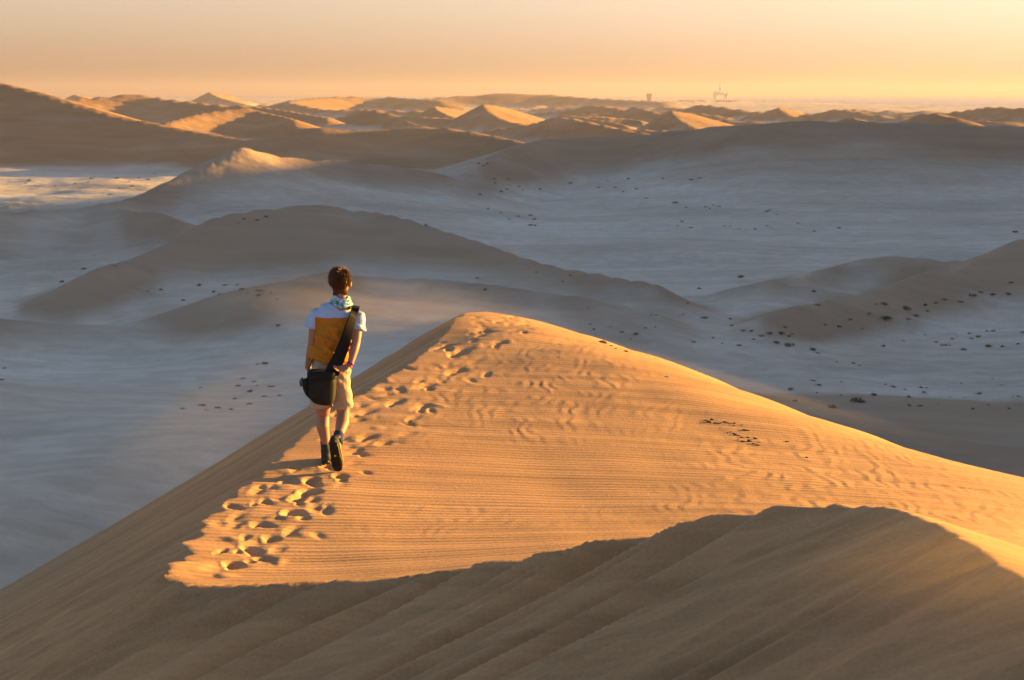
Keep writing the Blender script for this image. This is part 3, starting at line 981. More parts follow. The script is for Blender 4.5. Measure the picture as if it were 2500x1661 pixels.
# --- scarf, wristband, hair
bm = bmesh.new()
for k, (dz, rr_, th, ph) in enumerate([(.006, .064, .021, 0), (.034, .058, .017, 1), (-.014, .076, .019, 2)]):
    c = nk + Vector((-.002, -.004, dz))
    ring = [c + Vector((math.cos(a) * rr_ * 1.06, math.sin(a) * rr_, .010 * math.sin(a * 2 + ph) - .012 * math.cos(a) * (1 if k == 2 else .5))) for a in np.linspace(0, 2 * math.pi, 25)]
    limb(bm, ring, [th * (.9 + .25 * math.sin(i * 1.3 + k)) for i in range(25)], 10, ref=Vector((0, 0, 1)), caps=False)
m_sc = mat('printed_scarf', (.3, .5, .6), .85, .2)
k_ = NB(m_sc)
g_ = k_.n('ShaderNodeTexCoord').outputs['Object']
k_.l(k_.ramp(k_.noise(k_.mapping(g_, (1, 1, 1.6)), 30, 3), [(.36, (.03, .14, .22)), (.45, (.12, .36, .50)), (.56, (.42, .60, .70)), (.66, (.66, .70, .72))]), k_.b.inputs['Base Color'])
o = bm_obj('scarf', bm, m_sc, person)
o['label'] = 'blue and white printed scarf round the neck'
bm = bmesh.new()
d = (wr_r - el_r).normalized()
limb(bm, [wr_r - d * .028, wr_r - d * .008], [.031, .030], 16, caps=False)
bm_obj('wristband', bm, M_purple, person)

bm = bmesh.new()
hr_ = random.Random(11)
ball(bm, hc + Vector((-.003, -.024, .024)), (.083, .094, .092), 24)
limb(bm, [hc + Vector((0, -.075, .01)), hc + Vector((.0, -.062, -.045)), hc + Vector((.002, -.048, -.078))], [(.066, .034), (.060, .028), (.048, .020)], 14)
hcc = hc + Vector((-.003, -.024, .024))
crown = Vector((.25, -.35, .9)).normalized()
for i in range(2300):
    u = hr_.uniform(-1, 1); v = hr_.uniform(0, 2 * math.pi)
    n_ = Vector((math.sqrt(1 - u * u) * math.cos(v), math.sqrt(1 - u * u) * math.sin(v), u))
    if n_.z < -.85 or (n_.y > .5 and n_.z < .4) or (abs(n_.x) > .75 and n_.z < -.35):
        continue
    p = hcc + Vector((n_.x * .081, n_.y * .092, n_.z * .090))
    tg = n_ - crown                                          # hair falls away from the crown
    tg = (tg - n_ * tg.dot(n_)).normalized() if (tg - n_ * tg.dot(n_)).length > .05 else Vector((1, 0, 0))
    top = max(0, n_.z - .35)
    dirn = (tg + n_ * (.18 + .75 * top * hr_.random() + .25 * max(0, n_.x)) + Vector((hr_.uniform(-.25, .3), hr_.uniform(-.2, .2), hr_.uniform(-.2, .25)))).normalized()
    ln = hr_.uniform(.020, .038) * (1 + .7 * top)
    q = p + dirn * ln * .6; e = q + (dirn * .8 + tg * .4 + Vector((0, 0, -.25))).normalized() * ln * .5
    limb(bm, [p, q, e], [.0030, .0024, .0006], 3, caps=False)
for i in range(160):                                         # nape
    x_ = hr_.uniform(-.055, .055); z_ = hr_.uniform(-.085, -.01)
    p = hc + Vector((x_, -.068 + .018 * (x_ / .05) ** 2 + .22 * max(0, -z_ - .03), z_))
    limb(bm, [p, p + Vector((x_ * .05, -.006, -.016)), p + Vector((-x_ * .1, .0, -.034))], [.004, .0035, .0008], 4, caps=False)
bm_obj('hair', bm, M_hair, person)['label'] = 'short tousled dark brown hair'

# --- shoulder bag with a broad strap (held by the walker, a thing of its own)
bag = bpy.data.objects.new('shoulder_bag', None); col.objects.link(bag)
bag.location = PBV + L(792, 976, -.19) + Vector((.012, 0, 0))
tag(bag, 'black shoulder bag with broad strap hanging on the walker\'s back', 'bag')
def B(px, py, dy): return L(px, py, dy) - L(792, 976, -.19)
def slab(bm, prof, y0, y1, bulge=.012, seg=5):
    """rounded bag shell from an outline (clockwise) in x,z, filled between two depths"""
    cx = sum(p.x for p in prof) / len(prof); cz = sum(p.z for p in prof) / len(prof)
    rings = []
    for k in range(seg + 1):
        t = k / seg
        e = 1 - .16 * (abs(2 * t - 1) ** 4)
        rings.append([bm.verts.new((cx + (p.x - cx) * e, y0 + (y1 - y0) * t, cz + (p.z - cz) * e)) for p in prof])
    n = len(prof)
    for a, b in zip(rings, rings[1:]):
        for i in range(n): bm.faces.new((a[i], a[(i + 1) % n], b[(i + 1) % n], b[i]))
    for r_, sg in ((rings[0], -1), (rings[-1], 1)):
        c = bm.verts.new((cx, r_[0].co.y + sg * bulge, cz))
        for i in range(n): bm.faces.new((r_[i], r_[(i + 1) % n], c))
def rounded(pts, n=6, r=.34):
    out = []
    m = len(pts)
    for i in range(m):
        a, b, c = pts[i - 1], pts[i], pts[(i + 1) % m]
        for k in range(n):
            t = k / (n - 1)
            p0 = b.lerp(a, r * (1 - t)); p1 = b.lerp(c, r * t)
            out.append(p0.lerp(p1, t))
    return out
bm = bmesh.new()
slab(bm, rounded([B(758, 900, 0), B(825, 899, 0), B(822, 968, 0), B(806, 977, 0), B(774, 972, 0), B(758, 955, 0)]), -.09, .07)
bm_obj('bag_body', bm, M_olive, bag)
bm = bmesh.new()
slab(bm, rounded([B(756, 892, 0), B(826, 893, 0), B(827, 912, 0), B(792, 917, 0), B(756, 913, 0)], 4, .2), -.098, .074, .006)
lid = bm_obj('bag_flap', bm, M_blackn, bag)
bm = bmesh.new()
limb(bm, [B(760, 911, -.098 + .0), B(792, 915, -.104), B(823, 911, -.098)], [.004, .004, .004], 6)
bm_obj('zip', bm, M_buckle, lid)
bm = bmesh.new()
slab(bm, rounded([B(743, 915, 0), B(760, 911, 0), B(766, 964, 0), B(754, 954, 0), B(745, 936, 0)], 5, .34), -.06, .05)
pouch = bm_obj('side_pouch', bm, M_blackn, bag)
bm = bmesh.new()
slab(bm, rounded([B(735, 918, 0), B(744, 909, 0), B(748, 928, 0), B(738, 934, 0)], 5, .34), -.03, .02, .004)
bm_obj('buckle', bm, M_buckle, pouch)
bm = bmesh.new()
limb(bm, [B(821, 918, -.088), B(819, 945, -.094), B(817, 966, -.085)], [.0045, .0045, .0045], 6)
bm_obj('piping', bm, M_yellow, bag)
bm = bmesh.new()
limb(bm, [B(764, 925, -.105), B(790, 928, -.112), B(814, 925, -.105)], [.003, .003, .003], 6)
limb(bm, [B(763, 925, -.1), B(765, 950, -.1), B(776, 968, -.09)], [.003, .003, .003], 6)
bm_obj('seam', bm, M_strap, bag)
# strap: a broad flat band from the front, over the right shoulder, down the back to the bag
sp = [(B(847, 800, .14), 8), (B(862, 762, .12), 8.5), (B(866, 749, .055), 9), (B(866, 747, .0), 9), (B(864, 754, -.065), 9.5), (B(858, 774, -.130), 11), (B(850, 800, -.160), 13),
      (B(840, 831, -.172), 14), (B(829, 862, -.186), 14.5), (B(819, 884, -.205), 15.5), (B(811, 900, -.235), 17), (B(806, 914, -.262), 17)]
bm = bmesh.new()
prev = None
for i, (p, hw) in enumerate(sp):
    a = sp[max(0, i - 1)][0]; b = sp[min(len(sp) - 1, i + 1)][0]
    t = (b - a).normalized()
    nrm = (p - (L(822, 800, 0) - L(792, 976, -.19))); nrm.z *= .2
    if 1 <= i <= 4: nrm = Vector((.15, -.6 + .3 * (4 - i), .9))
    s_ = t.cross(nrm).normalized() * (hw / 288)
    nn = s_.cross(t).normalized() * .006
    ring = [bm.verts.new(p + q) for q in (-s_ - nn, s_ - nn, s_ + nn, -s_ + nn)]
    if prev:
        for k in range(4): bm.faces.new((prev[k], prev[(k + 1) % 4], ring[(k + 1) % 4], ring[k]))
    else: bm.faces.new(list(reversed(ring)))
    prev = ring
bm.faces.new(prev)
st = bm_obj('strap', bm, M_strap, bag)
md = st.modifiers.new('b', 'BEVEL'); md.width = .003; md.segments = 2
sb = st.modifiers.new('s', 'SUBSURF'); sb.levels = 2; sb.render_levels = 2

# ------------------------------------------------------------------ desert shrubs
M_leaf = mat('shrub_leaf', (.06, .065, .035), .8, .2)
k_ = NB(M_leaf)
oi = k_.n('ShaderNodeObjectInfo').outputs['Random']
k_.l(k_.ramp(oi, [(.0, (.085, .095, .065)), (.5, (.125, .125, .085)), (1.0, (.17, .145, .10))]), k_.b.inputs['Base Color'])
M_stem = mat('dry_stem', (.10, .07, .045), .9, .1)

def leaf_mesh(name, seed, n, spread=1.0, flat=.55):
    r_ = random.Random(seed)
    co = []; fc = []
    lobes = [(r_.uniform(-.5, .5) * spread, r_.uniform(-.4, .4) * spread, r_.uniform(.25, .5), r_.uniform(.5, 1)) for _ in range(5)]
    for i in range(n):
        cx, cy, rad, hh = lobes[i % 5]
        a = r_.uniform(0, 2 * math.pi); e = math.asin(r_.uniform(0, 1)); q = r_.uniform(.6, 1.05) * rad
        p = Vector((cx + math.cos(a) * math.cos(e) * q, cy + math.sin(a) * math.cos(e) * q, math.sin(e) * q * flat * 2 * hh))
        s_ = r_.uniform(.05, .11)
        d1 = Vector((r_.uniform(-1, 1), r_.uniform(-1, 1), r_.uniform(-.3, 1))).normalized() * s_ * 1.6
        d2 = d1.cross(Vector((r_.uniform(-1, 1), r_.uniform(-1, 1), r_.uniform(-1, 1)))).normalized() * s_ * .6
        b = len(co)
        co += [p - d1 * .3, p + d2 + d1 * .3, p + d1, p - d2 + d1 * .3]
        fc.append((b, b + 1, b + 2, b + 3))
    me = bpy.data.meshes.new(name)
    me.from_pydata([tuple(v) for v in co], [], fc)
    me.materials.append(M_leaf)
    return me

def stem_mesh(name, seed):
    r_ = random.Random(seed)
    bm = bmesh.new()
    for i in range(9):
        a = r_.uniform(0, 6.28); l = r_.uniform(.3, .7)
        e = Vector((math.cos(a) * l, math.sin(a) * l * .8, r_.uniform(.2, .55)))
        limb(bm, [Vector((0, 0, -.08)), e * .5 + Vector((0, 0, .08)), e], [.022, .014, .006], 5, caps=False)
    me = bpy.data.meshes.new(name); bm.to_mesh(me); bm.free()
    me.materials.append(M_stem)
    return me

leaf_meshes = [leaf_mesh('shrub_foliage', 20 + i, 170 + 20 * (i % 3)) for i in range(6)]
stem_meshes = [stem_mesh('shrub_stems', 40 + i) for i in range(3)]

# (crop origin x, y, scale, label, group, [(x, y, width)...]) measured on enlarged pieces of the photograph
SH = [
 (1800, 560, 2.904, 'small shrub on the flat just beyond the sunlit edge', 'shrubs on the flat behind the lit dune edge', [
  (370,1140,55),(575,1110,40),(740,1087,20),(965,1175,55),(1215,1188,40),(1105,1125,45),(1300,1125,30),(1325,1165,40),(1340,1138,20),(1185,1143,20),
  (1505,1200,20),(1610,1197,18),(1710,1190,45),(1990,1188,30),(1955,1207,18),(1875,1107,25),(1810,1065,18),(1585,1097,20),(1220,1252,40),(1295,1250,45),
  (1425,1245,20),(1775,1248,30),(1920,1270,35),(560,1170,25),(735,1178,20),(415,1222,40),(540,1075,40),(1050,1100,25)]),
 (1800, 560, 2.904, 'shrub in the sloping row below the right-hand dune', 'row of shrubs below the right-hand dune', [
  (985,530,35),(1040,540,60),(1262,615,50),(1205,645,40),(1345,598,30),(1325,540,40),(1405,525,35),(1465,522,40),(1580,520,50),(1660,468,60),
  (1720,450,40),(1810,465,60),(1925,460,45),(1945,392,50),(935,600,30)]),
 (1800, 560, 2.904, 'low shrub in the scattered clump right of the sunlit crest', 'scattered clump right of the sunlit crest', [
  (335,705,45),(220,752,50),(165,767,45),(385,748,30),(370,770,40),(110,793,35),(45,732,35),(100,732,30),(275,820,65),(370,832,75),
  (535,850,60),(570,882,35),(10,830,40),(615,674,20),(625,708,20),(715,713,45),(880,707,30),(800,662,35),(710,950,30),(820,955,35),(865,970,25)]),
 (1800, 560, 2.904, 'small shrub on the flat at the right edge of the picture', 'shrubs on the flat at the right edge', [
  (1040,827,40),(1180,790,30),(1475,822,60),(1410,800,30),(1600,853,50),(1780,830,60),(1875,835,40),(1985,815,35),(2020,748,35),(1640,758,30),
  (1700,763,50),(1770,723,35),(1810,727,40),(1530,783,35),(1330,750,25),(1660,783,30)]),
 (1800, 560, 2.904, 'lone dark shrub on the flat left of the right-hand dune', 'lone shrubs left of the right-hand dune', [(30,340,50),(535,452,45),(568,545,45)]),
 (1100, 560, 2.904, 'small shrub on the shaded slope just above the dune summit', 'shrubs above the dune summit', [(190,348,30),(250,428,35),(610,325,25),(845,357,25),(800,377,25)]),
 (1100, 560, 2.904, 'small shrub on the flat above the long sunlit dune edge', 'shrubs above the long sunlit edge', [
  (1765,418,40),(1680,533,25),(975,575,20),(1455,612,25),(1420,622,25),(1650,627,20),(1795,635,50),(1985,645,35),(1995,688,30),
  (990,700,25),(1020,707,30),(1135,720,20),(1210,738,35),(1310,755,50),(1380,700,30),(1450,710,25),(1280,797,20),(1720,810,35),(1855,783,30),(1925,817,25)]),
 (0, 600, 2.614, 'small shrub in the patch left of the walker\'s head', 'shrubs left of the walker\'s head', [
  (1030,298,35),(945,303,20),(1170,347,30),(1280,268,35),(1435,262,35),(1510,262,25),(1540,282,30),(1360,305,30),(1400,315,25),(1655,300,40),
  (1650,345,40),(1580,328,20),(1730,323,20),(1765,343,20)]),
 (0, 600, 2.614, 'single shrub on the low shaded rise at the far left', 'shrubs on the left rise', [(395,232,45),(535,162,35),(740,132,30)]),
 (0, 600, 2.614, 'low half-buried shrub left of the walker\'s bag', 'shrubs left of the walker\'s bag', [
  (1645,760,25),(1690,763,50),(1550,855,35),(1525,892,50),(1620,868,30),(1640,897,20),(1735,897,45),(1600,937,45),(1690,960,35),
  (1785,963,30),(1500,980,40),(1595,1010,40),(1280,907,30),(1390,1030,50),(1290,1025,50),(1165,1043,35),(1315,1050,25),(1480,1050,35)]),
 (0, 600, 2.614, 'single shrub by the left edge at the walker\'s waist height', 'shrubs at the left edge', [(25,788,25),(15,858,30)]),
 (0, 180, 2.622, 'tiny shrub on the pale pan below the big left hill', 'shrubs on the pan below the left hill', [
  (190,683,35),(165,703,20),(350,722,20),(482,708,25),(590,675,30),(570,703,20),(745,670,35),(833,692,25),(848,728,30),(770,738,20),
  (890,668,20),(945,682,25),(985,647,20),(705,775,30)]),
 (0, 180, 2.622, 'tiny shrub on the slope left of the central dune peak', 'shrubs left of the central dune peak', [(1520,965,20),(1565,932,25),(1650,945,30),(1700,925,35)]),
 (800, 180, 2.622, 'tiny shrub on the flat in the middle of the valley', 'shrubs in the middle of the valley', [
  (968,580,25),(1022,577,20),(995,608,20),(1065,690,25),(1070,715,20),(1155,675,30),(1228,735,25),(1250,753,20),(1145,757,25),(1108,768,30),
  (1360,750,30),(970,777,30),(1215,912,25),(1160,938,20),(1110,900,20),(630,977,25),(1025,865,25),(1550,708,30)]),
 (800, 180, 2.622, 'dark shrub in the tight cluster of four on the valley floor', 'tight cluster of four shrubs', [(1295,905,35),(1315,930,40),(1300,973,40),(1330,972,25)]),
 (800, 180, 2.622, 'tiny shrub along the foot of the long right-hand dune', 'shrubs along the foot of the long dune', [
  (1790,692,20),(1920,682,30),(1735,730,25),(1840,735,25),(1890,755,25),(1978,740,25),(2040,797,25),(2140,685,30),(2225,833,40),(2295,857,20),
  (2325,680,25),(2265,945,25),(2330,985,30),(2240,980,20)]),
 (1600, 180, 2.622, 'tiny shrub on the blue shaded flat right of centre', 'shrubs on the blue flat right of centre', [
  (230,680,25),(290,670,25),(320,853,25),(365,845,20),(405,852,30),(345,868,20),(712,887,25),(775,902,20),(735,880,20),
  (442,980,20),(478,985,18),(535,995,20),(640,997,25),(712,982,20),(738,987,18),(912,960,20),(1020,1008,25),(1175,990,30)]),
]
BIG = [  # one of a kind: px, py, width px, label
 (2096, 976, 36, 'largest shrub, a dry mound on the pale flat beyond the sunlit edge'),
 (2027, 993, 27, 'pointed shrub standing on the dark dune rim beside the sunlit edge'),
 (2210, 756, 27, 'tallest dark green shrub below the right-hand dune'),
 (2161, 791, 29, 'wide low shrub on the flat below the sloping shrub row'),
 (1907, 817, 23, 'bushy dark shrub in the middle of the scattered clump'),
 (2377, 999, 12, 'round shrub growing on the dark rim near the right edge'),
 (681, 801, 15, 'lone shrub on the shaded slope just left of the walker\'s shoulder'),
 (1811, 676, 19, 'lone wind-swept shrub beside the dark band in mid valley'),
 (2479, 566, 15, 'lone shrub at the right edge below the long dune'),
]
todo = []
ONES = ['', 'first', 'second', 'third', 'fourth', 'fifth', 'sixth', 'seventh', 'eighth', 'ninth', 'tenth', 'eleventh', 'twelfth', 'thirteenth',
        'fourteenth', 'fifteenth', 'sixteenth', 'seventeenth', 'eighteenth', 'nineteenth', 'twentieth']
def ordinal(k, n):                       # place counted from the left
    if k == 1: return 'leftmost'
    if k == n: return 'rightmost'
    w_ = ONES[k] if k <= 20 else 'twenty-' + ONES[k - 20]
    return w_ + ' from left'
for (ox, oy, s_, lab, grp, pts) in SH:
    for k, (x, y, w_) in enumerate(sorted(pts)):
        todo.append((ox + x / s_, oy + y / s_, w_ / s_, lab + ', ' + ordinal(k + 1, len(pts)), grp))
for (x, y, w_, lab) in BIG:
    todo.append((x, y, w_, lab, None))
hits = ground_hits([(t[0], t[1] + t[2] * .12) for t in todo], 70, 1100, 420)
br = random.Random(21)
for (px, py, w_, lab, grp), p in zip(todo, hits):
    dist = math.sqrt(p[0] ** 2 + p[1] ** 2 + p[2] ** 2)
    size = w_ * dist / FPX * .70
    lm = leaf_meshes[br.randrange(6)]
    rot = br.uniform(0, 6.28)
    fl = br.uniform(.8, 1.15)
    loc = (p[0], p[1], p[2] - .04 * size)
    if grp is None:
        root = bpy.data.objects.new('desert_shrub', None); col.objects.link(root)
        root.location = loc; root.rotation_euler = (0, 0, rot); root.scale = (size, size, size * 1.05)
        f = bpy.data.objects.new('foliage', lm); col.objects.link(f); f.parent = root
        st = bpy.data.objects.new('stems', stem_meshes[br.randrange(3)]); col.objects.link(st); st.parent = root
        tag(root, lab, 'shrub')
    else:
        o = bpy.data.objects.new('desert_shrub', lm); col.objects.link(o)
        o.location = loc; o.rotation_euler = (0, 0, rot); o.scale = (size, size, size * fl)
        tag(o, lab, 'shrub', grp)

# ------------------------------------------------------------------ broken crust and stones on the near dune
M_crust = mat('dark_sand_crust', (.10, .06, .035), .9, .1)
k_ = NB(M_crust)
g_ = k_.n('ShaderNodeTexCoord').outputs['Object']
k_.l(k_.ramp(k_.noise(g_, 40, 3), [(.3, (.06, .035, .02)), (.7, (.19, .115, .06))]), k_.b.inputs['Base Color'])
M_stone = mat('dark_stone', (.09, .07, .06), .8, .3)
M_shell = mat('pale_shell', (.75, .68, .58), .5, .4)

def flake_mesh(seed):
    r_ = random.Random(seed)
    bm = bmesh.new()
    n = 7
    ring = []
    for i in range(n):
        a = 2 * math.pi * i / n
        q = r_.uniform(.7, 1.1)
        ring.append((math.cos(a) * q, math.sin(a) * q * .55))
    lo = [bm.verts.new((x, y, -.14 + r_.uniform(-.03, .03))) for x, y in ring]
    hi = [bm.verts.new((x * .88, y * .88, .14 + r_.uniform(-.06, .06))) for x, y in ring]
    bm.faces.new(list(reversed(lo))); bm.faces.new(hi)
    for i in range(n): bm.faces.new((lo[i], lo[(i + 1) % n], hi[(i + 1) % n], hi[i]))
    me = bpy.data.meshes.new('crust_flake'); bm.to_mesh(me); bm.free()
    me.materials.append(M_crust)
    return me
flakes = [flake_mesh(60 + i) for i in range(5)]
FL_UP = [(700,595,90),(640,640,110),(580,612,70),(760,655,70),(830,665,80),(940,640,80),(1000,655,60),(1065,662,40),(1130,665,70),(1120,712,60),(1270,700,45),(1340,795,110),(1400,803,50)]
FL_LO = [(1060,830,60),(1110,855,60),(1000,850,60),(1150,885,100),(1210,900,60),(1270,940,80),(1290,1010,90),(1200,985,70),(1390,940,80),(1530,960,90),(1420,1010,110),(1500,1062,90),(1580,1087,80),(1610,1028,45),(1690,1022,35)]
FL_ONE = [(2140, 1015, 75, 'lone dark crust flake on the sunlit slope right of the broken crust rows')]
fr_ = random.Random(31)
fl_all = [(x, y, w_, 'dark broken crust flake in the upper row on the sunlit slope, ' + ordinal(k + 1, len(FL_UP)), 'upper row of crust flakes') for k, (x, y, w_) in enumerate(sorted(FL_UP))] + \
         [(x, y, w_, 'dark broken crust flake in the lower row on the sunlit slope, ' + ordinal(k + 1, len(FL_LO)), 'lower row of crust flakes') for k, (x, y, w_) in enumerate(sorted(FL_LO))] + \
         [(x, y, w_, lab, None) for x, y, w_, lab in FL_ONE]
fh = ground_hits([(1650 + a[0] / 7.867, 950 + a[1] / 7.867) for a in fl_all], 8, 22, 1500)
for (x, y, w_, lab, grp), p in zip(fl_all, fh):
    size = w_ / 7.867 * 13.5 / FPX * .62
    o = bpy.data.objects.new('crust_flake', flakes[fr_.randrange(5)]); col.objects.link(o)
    o.location = (p[0], p[1], p[2] + size * .12)
    o.rotation_euler = (R(fr_.uniform(-35, -5)), R(fr_.uniform(5, 25)), R(fr_.uniform(-25, 15)))
    o.scale = (size, size, size * 1.1)
    tag(o, lab, 'crust', grp)
ST = [(1472, 838, 15, M_stone, 'largest dark stone at the top edge of the sunlit slope', 'stone'),
      (1492, 845, 6, M_stone, 'small dark stone just right of the largest stone on the sunlit edge', 'stone'),
      (1504, 852, 4, M_stone, 'tiny dark stone, third along the sunlit edge', 'stone'),
      (1528, 859, 8, M_stone, 'flat dark stone farthest right along the sunlit edge', 'stone'),
      (1970, 1118, 6, M_crust, 'small dark stone on the ripples below the lone crust flake', 'stone'),
      (1630, 921, 8, M_shell, 'pale shell lying on the sunlit slope below the stones', 'shell')]
sh_ = ground_hits([(a[0], a[1]) for a in ST], 8, 26, 1500)
for i, ((px, py, w_, m_, lab, cat), p) in enumerate(zip(ST, sh_)):
    r_ = random.Random(80 + i)
    bm = bmesh.new()
    bmesh.ops.create_icosphere(bm, subdivisions=2, radius=1)
    for v in bm.verts:
        v.co *= 1 + r_.uniform(-.22, .16)
        v.co.z *= .6
    o = bm_obj('shell' if cat == 'shell' else 'stone', bm, m_, smooth=False)
    size = w_ / 2 * math.hypot(p[0], p[1]) / FPX
    o.scale = (size * 1.1, size * 1.6, size)
    o.rotation_euler = (0, R(15), R(r_.uniform(0, 90)))
    o.location = (p[0], p[1], p[2] + size * .25)
    tag(o, lab, cat)

# ------------------------------------------------------------------ far things on the coast
M_steel = mat('pale_grey_steel', (.80, .77, .72), .6, .3)
M_conc = mat('pale_concrete', (.35, .31, .28), .85, .2)
M_far = mat('dusty_foliage_far', (.20, .18, .13), .9, .1)
def cube(bm, c, s):
    g = bmesh.ops.create_cube(bm, size=1)['verts']
    for v in g: v.co = Vector((v.co.x * s[0] + c[0], v.co.y * s[1] + c[1], v.co.z * s[2] + c[2]))
def beam(bm, a, b, r_):
    limb(bm, [a, b], [r_, r_], 5, caps=False)

def drill_rig():
    rig = bpy.data.objects.new('oil_rig', None); col.objects.link(rig)
    d = 7700.0
    x = (1752 - CXP) / FPX * d
    rig.location = (x, d, SEA); rig.scale = (.9, .9, .9)
    tag(rig, 'hazy drilling rig with a tall derrick far out on the sea', 'oil rig')
    px = d / FPX
    for sx in (-1, 1):
        bm = bmesh.new(); cube(bm, (sx * 30, 0, 1), (16, 90, 8)); bm_obj('pontoon', bm, M_steel, rig, False)
        for sy in (-1, 1):
            bm = bmesh.new(); limb(bm, [Vector((sx * 32, sy * 30, 0)), Vector((sx * 32, sy * 30, 34))], [7, 7], 12, caps=False)
            bm_obj('leg', bm, M_steel, rig)
    bm = bmesh.new(); cube(bm, (0, 0, 37), (84, 84, 9)); cube(bm, (-12, 0, 45), (52, 60, 7)); bm_obj('deck', bm, M_steel, rig, False)
    bm = bmesh.new(); cube(bm, (-32, 10, 47), (18, 40, 14)); bm_obj('quarters', bm, M_steel, rig, False)
    bm = bmesh.new()
    h0, h1 = 44, 104
    for sx in (-1, 1):
        for sy in (-1, 1):
            beam(bm, Vector((sx * 7 - 4, sy * 7, h0)), Vector((sx * 4 - 4, sy * 4, h1)), 1.1)
    for i in range(7):
        z0 = h0 + (h1 - h0) * i / 7; z1 = h0 + (h1 - h0) * (i + 1) / 7
        w0 = 7 - 3 * i / 7; w1 = 7 - 3 * (i + 1) / 7
        for (a, b) in (((-1, -1), (1, -1)), ((1, -1), (1, 1)), ((1, 1), (-1, 1)), ((-1, 1), (-1, -1))):
            beam(bm, Vector((a[0] * w0 - 4, a[1] * w0, z0)), Vector((b[0] * w1 - 4, b[1] * w1, z1)), .8)
            beam(bm, Vector((b[0] * w0 - 4, b[1] * w0, z0)), Vector((a[0] * w1 - 4, a[1] * w1, z1)), .8)
    cube(bm, (-4, 0, h1 + 2), (8, 8, 5)); cube(bm, (-4, 0, 70), (9, 9, 30))
    bm_obj('derrick', bm, M_steel, rig, False)
    bm = bmesh.new(); beam(bm, Vector((30, 0, 44)), Vector((30, 0, 56)), 2.2); beam(bm, Vector((30, 0, 54)), Vector((50, 0, 46)), 1.4)
    bm_obj('crane', bm, M_steel, rig)
    bm = bmesh.new(); limb(bm, [Vector((46, 0, 43)), Vector((46, 0, 44.5))], [11, 11], 10, caps=False); bm_obj('helideck', bm, M_steel, rig)
drill_rig()

def tower():
    d = 5600.0
    x = (1580 - CXP) / FPX * d
    z = ground_z(x, d)
    t = bpy.data.objects.new('water_tower', None); col.objects.link(t)
    t.location = (x, d, z - .5)
    tag(t, 'hazy square tower standing alone on the far coast left of the rig', 'tower')
    bm = bmesh.new(); cube(bm, (0, 0, 11), (15, 15, 24)); bm_obj('shaft', bm, M_conc, t, False)
    bm = bmesh.new(); cube(bm, (-1, 0, 28), (20, 18, 12)); bm_obj('tank', bm, M_conc, t, False)
tower()

tr = random.Random(61)
bm = bmesh.new()
for i in range(90):
    px_ = tr.choice([tr.uniform(1500, 1860), tr.gauss(1655, 14), tr.gauss(1690, 12), tr.gauss(1763, 14)])
    d = tr.uniform(5650, 6100)
    x = (px_ - CXP) / FPX * d
    z = -37
    s_ = tr.uniform(2, 5)
    g = bmesh.ops.create_icosphere(bm, subdivisions=2, radius=1)['verts']
    for v in g:
        q = 1 + tr.uniform(-.3, .25)
        v.co = Vector((v.co.x * s_ * 1.7 * q + x, v.co.y * s_ * q + d, v.co.z * s_ * .8 * q + z + s_ * .4))
o = bm_obj('tree_line', bm, M_far, smooth=False)
tag(o, 'low hazy line of distant trees along the coast', 'trees', kind='stuff')

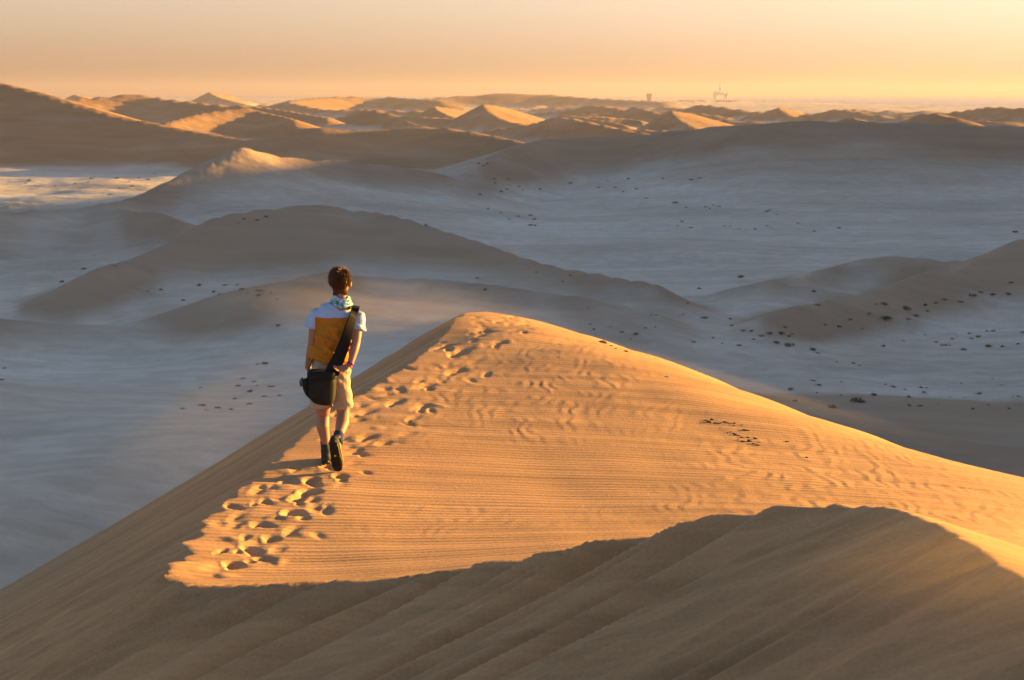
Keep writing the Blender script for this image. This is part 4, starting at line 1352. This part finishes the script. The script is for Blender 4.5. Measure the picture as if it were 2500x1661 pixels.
# ------------------------------------------------------------------ sand blowing off the crest
def blown_sand(c, size, rot, density, label, seed):
    bm = bmesh.new()
    bmesh.ops.create_uvsphere(bm, u_segments=24, v_segments=14, radius=1)
    me = bpy.data.meshes.new('blown_sand'); bm.to_mesh(me); bm.free()
    o = bpy.data.objects.new('blown_sand', me); col.objects.link(o)
    o.location = c; o.scale = size; o.rotation_euler = rot
    m = bpy.data.materials.new('blown_sand'); m.use_nodes = True
    t = m.node_tree; t.nodes.clear()
    out = t.nodes.new('ShaderNodeOutputMaterial')
    v = t.nodes.new('ShaderNodeVolumePrincipled')
    v.inputs['Color'].default_value = (.80, .64, .48, 1)
    v.inputs['Anisotropy'].default_value = .35
    tc = t.nodes.new('ShaderNodeTexCoord')
    ln = t.nodes.new('ShaderNodeVectorMath'); ln.operation = 'LENGTH'
    t.links.new(tc.outputs['Object'], ln.inputs[0])
    mr = t.nodes.new('ShaderNodeMapRange'); mr.interpolation_type = 'SMOOTHSTEP'
    mr.inputs['From Min'].default_value = 1.0; mr.inputs['From Max'].default_value = .15
    mr.inputs['To Min'].default_value = 0; mr.inputs['To Max'].default_value = 1
    t.links.new(ln.outputs['Value'], mr.inputs['Value'])
    mp = t.nodes.new('ShaderNodeMapping'); mp.inputs['Scale'].default_value = (.8, 1.6, 3.2); mp.inputs['Location'].default_value = (seed, seed * 2, 0)
    t.links.new(tc.outputs['Object'], mp.inputs['Vector'])
    nz = t.nodes.new('ShaderNodeTexNoise'); nz.inputs['Scale'].default_value = 1.5; nz.inputs['Detail'].default_value = 3
    t.links.new(mp.outputs[0], nz.inputs['Vector'])
    n2 = t.nodes.new('ShaderNodeMapRange'); n2.inputs['From Min'].default_value = .35; n2.inputs['From Max'].default_value = .7; n2.clamp = True
    t.links.new(nz.outputs['Fac'], n2.inputs['Value'])
    a = t.nodes.new('ShaderNodeMath'); a.operation = 'MULTIPLY'
    t.links.new(mr.outputs[0], a.inputs[0]); t.links.new(n2.outputs[0], a.inputs[1])
    b = t.nodes.new('ShaderNodeMath'); b.operation = 'MULTIPLY'; b.inputs[1].default_value = density
    t.links.new(a.outputs[0], b.inputs[0])
    t.links.new(b.outputs[0], v.inputs['Density'])
    t.links.new(v.outputs[0], out.inputs['Volume'])
    me.materials.append(m)
    tag(o, label, 'blown sand', kind='stuff')
blown_sand((-1.5, 19.3, -2.98), (2.8, 1.6, .55), (0, R(6), 0), .20, 'thin veil of sand blowing left off the dune summit', 1.3)
blown_sand((-5.0, 12.5, -4.55), (4.4, 6.5, .5), (0, R(-31), R(6)), .16, 'thin veil of sand drifting down the shaded lee face', 4.1)
blown_sand((2.0, 15.9, -3.10), (4.6, .32, .10), (0, R(3), R(-53)), .35, 'thin glowing veil of sand along the sunlit edge', 2.2)
blown_sand((1.9, 4.9, -1.66), (1.1, .9, .24), (0, R(-14), 0), .6, 'thin veil of sand blowing over the foreground crest at right', 7.7)
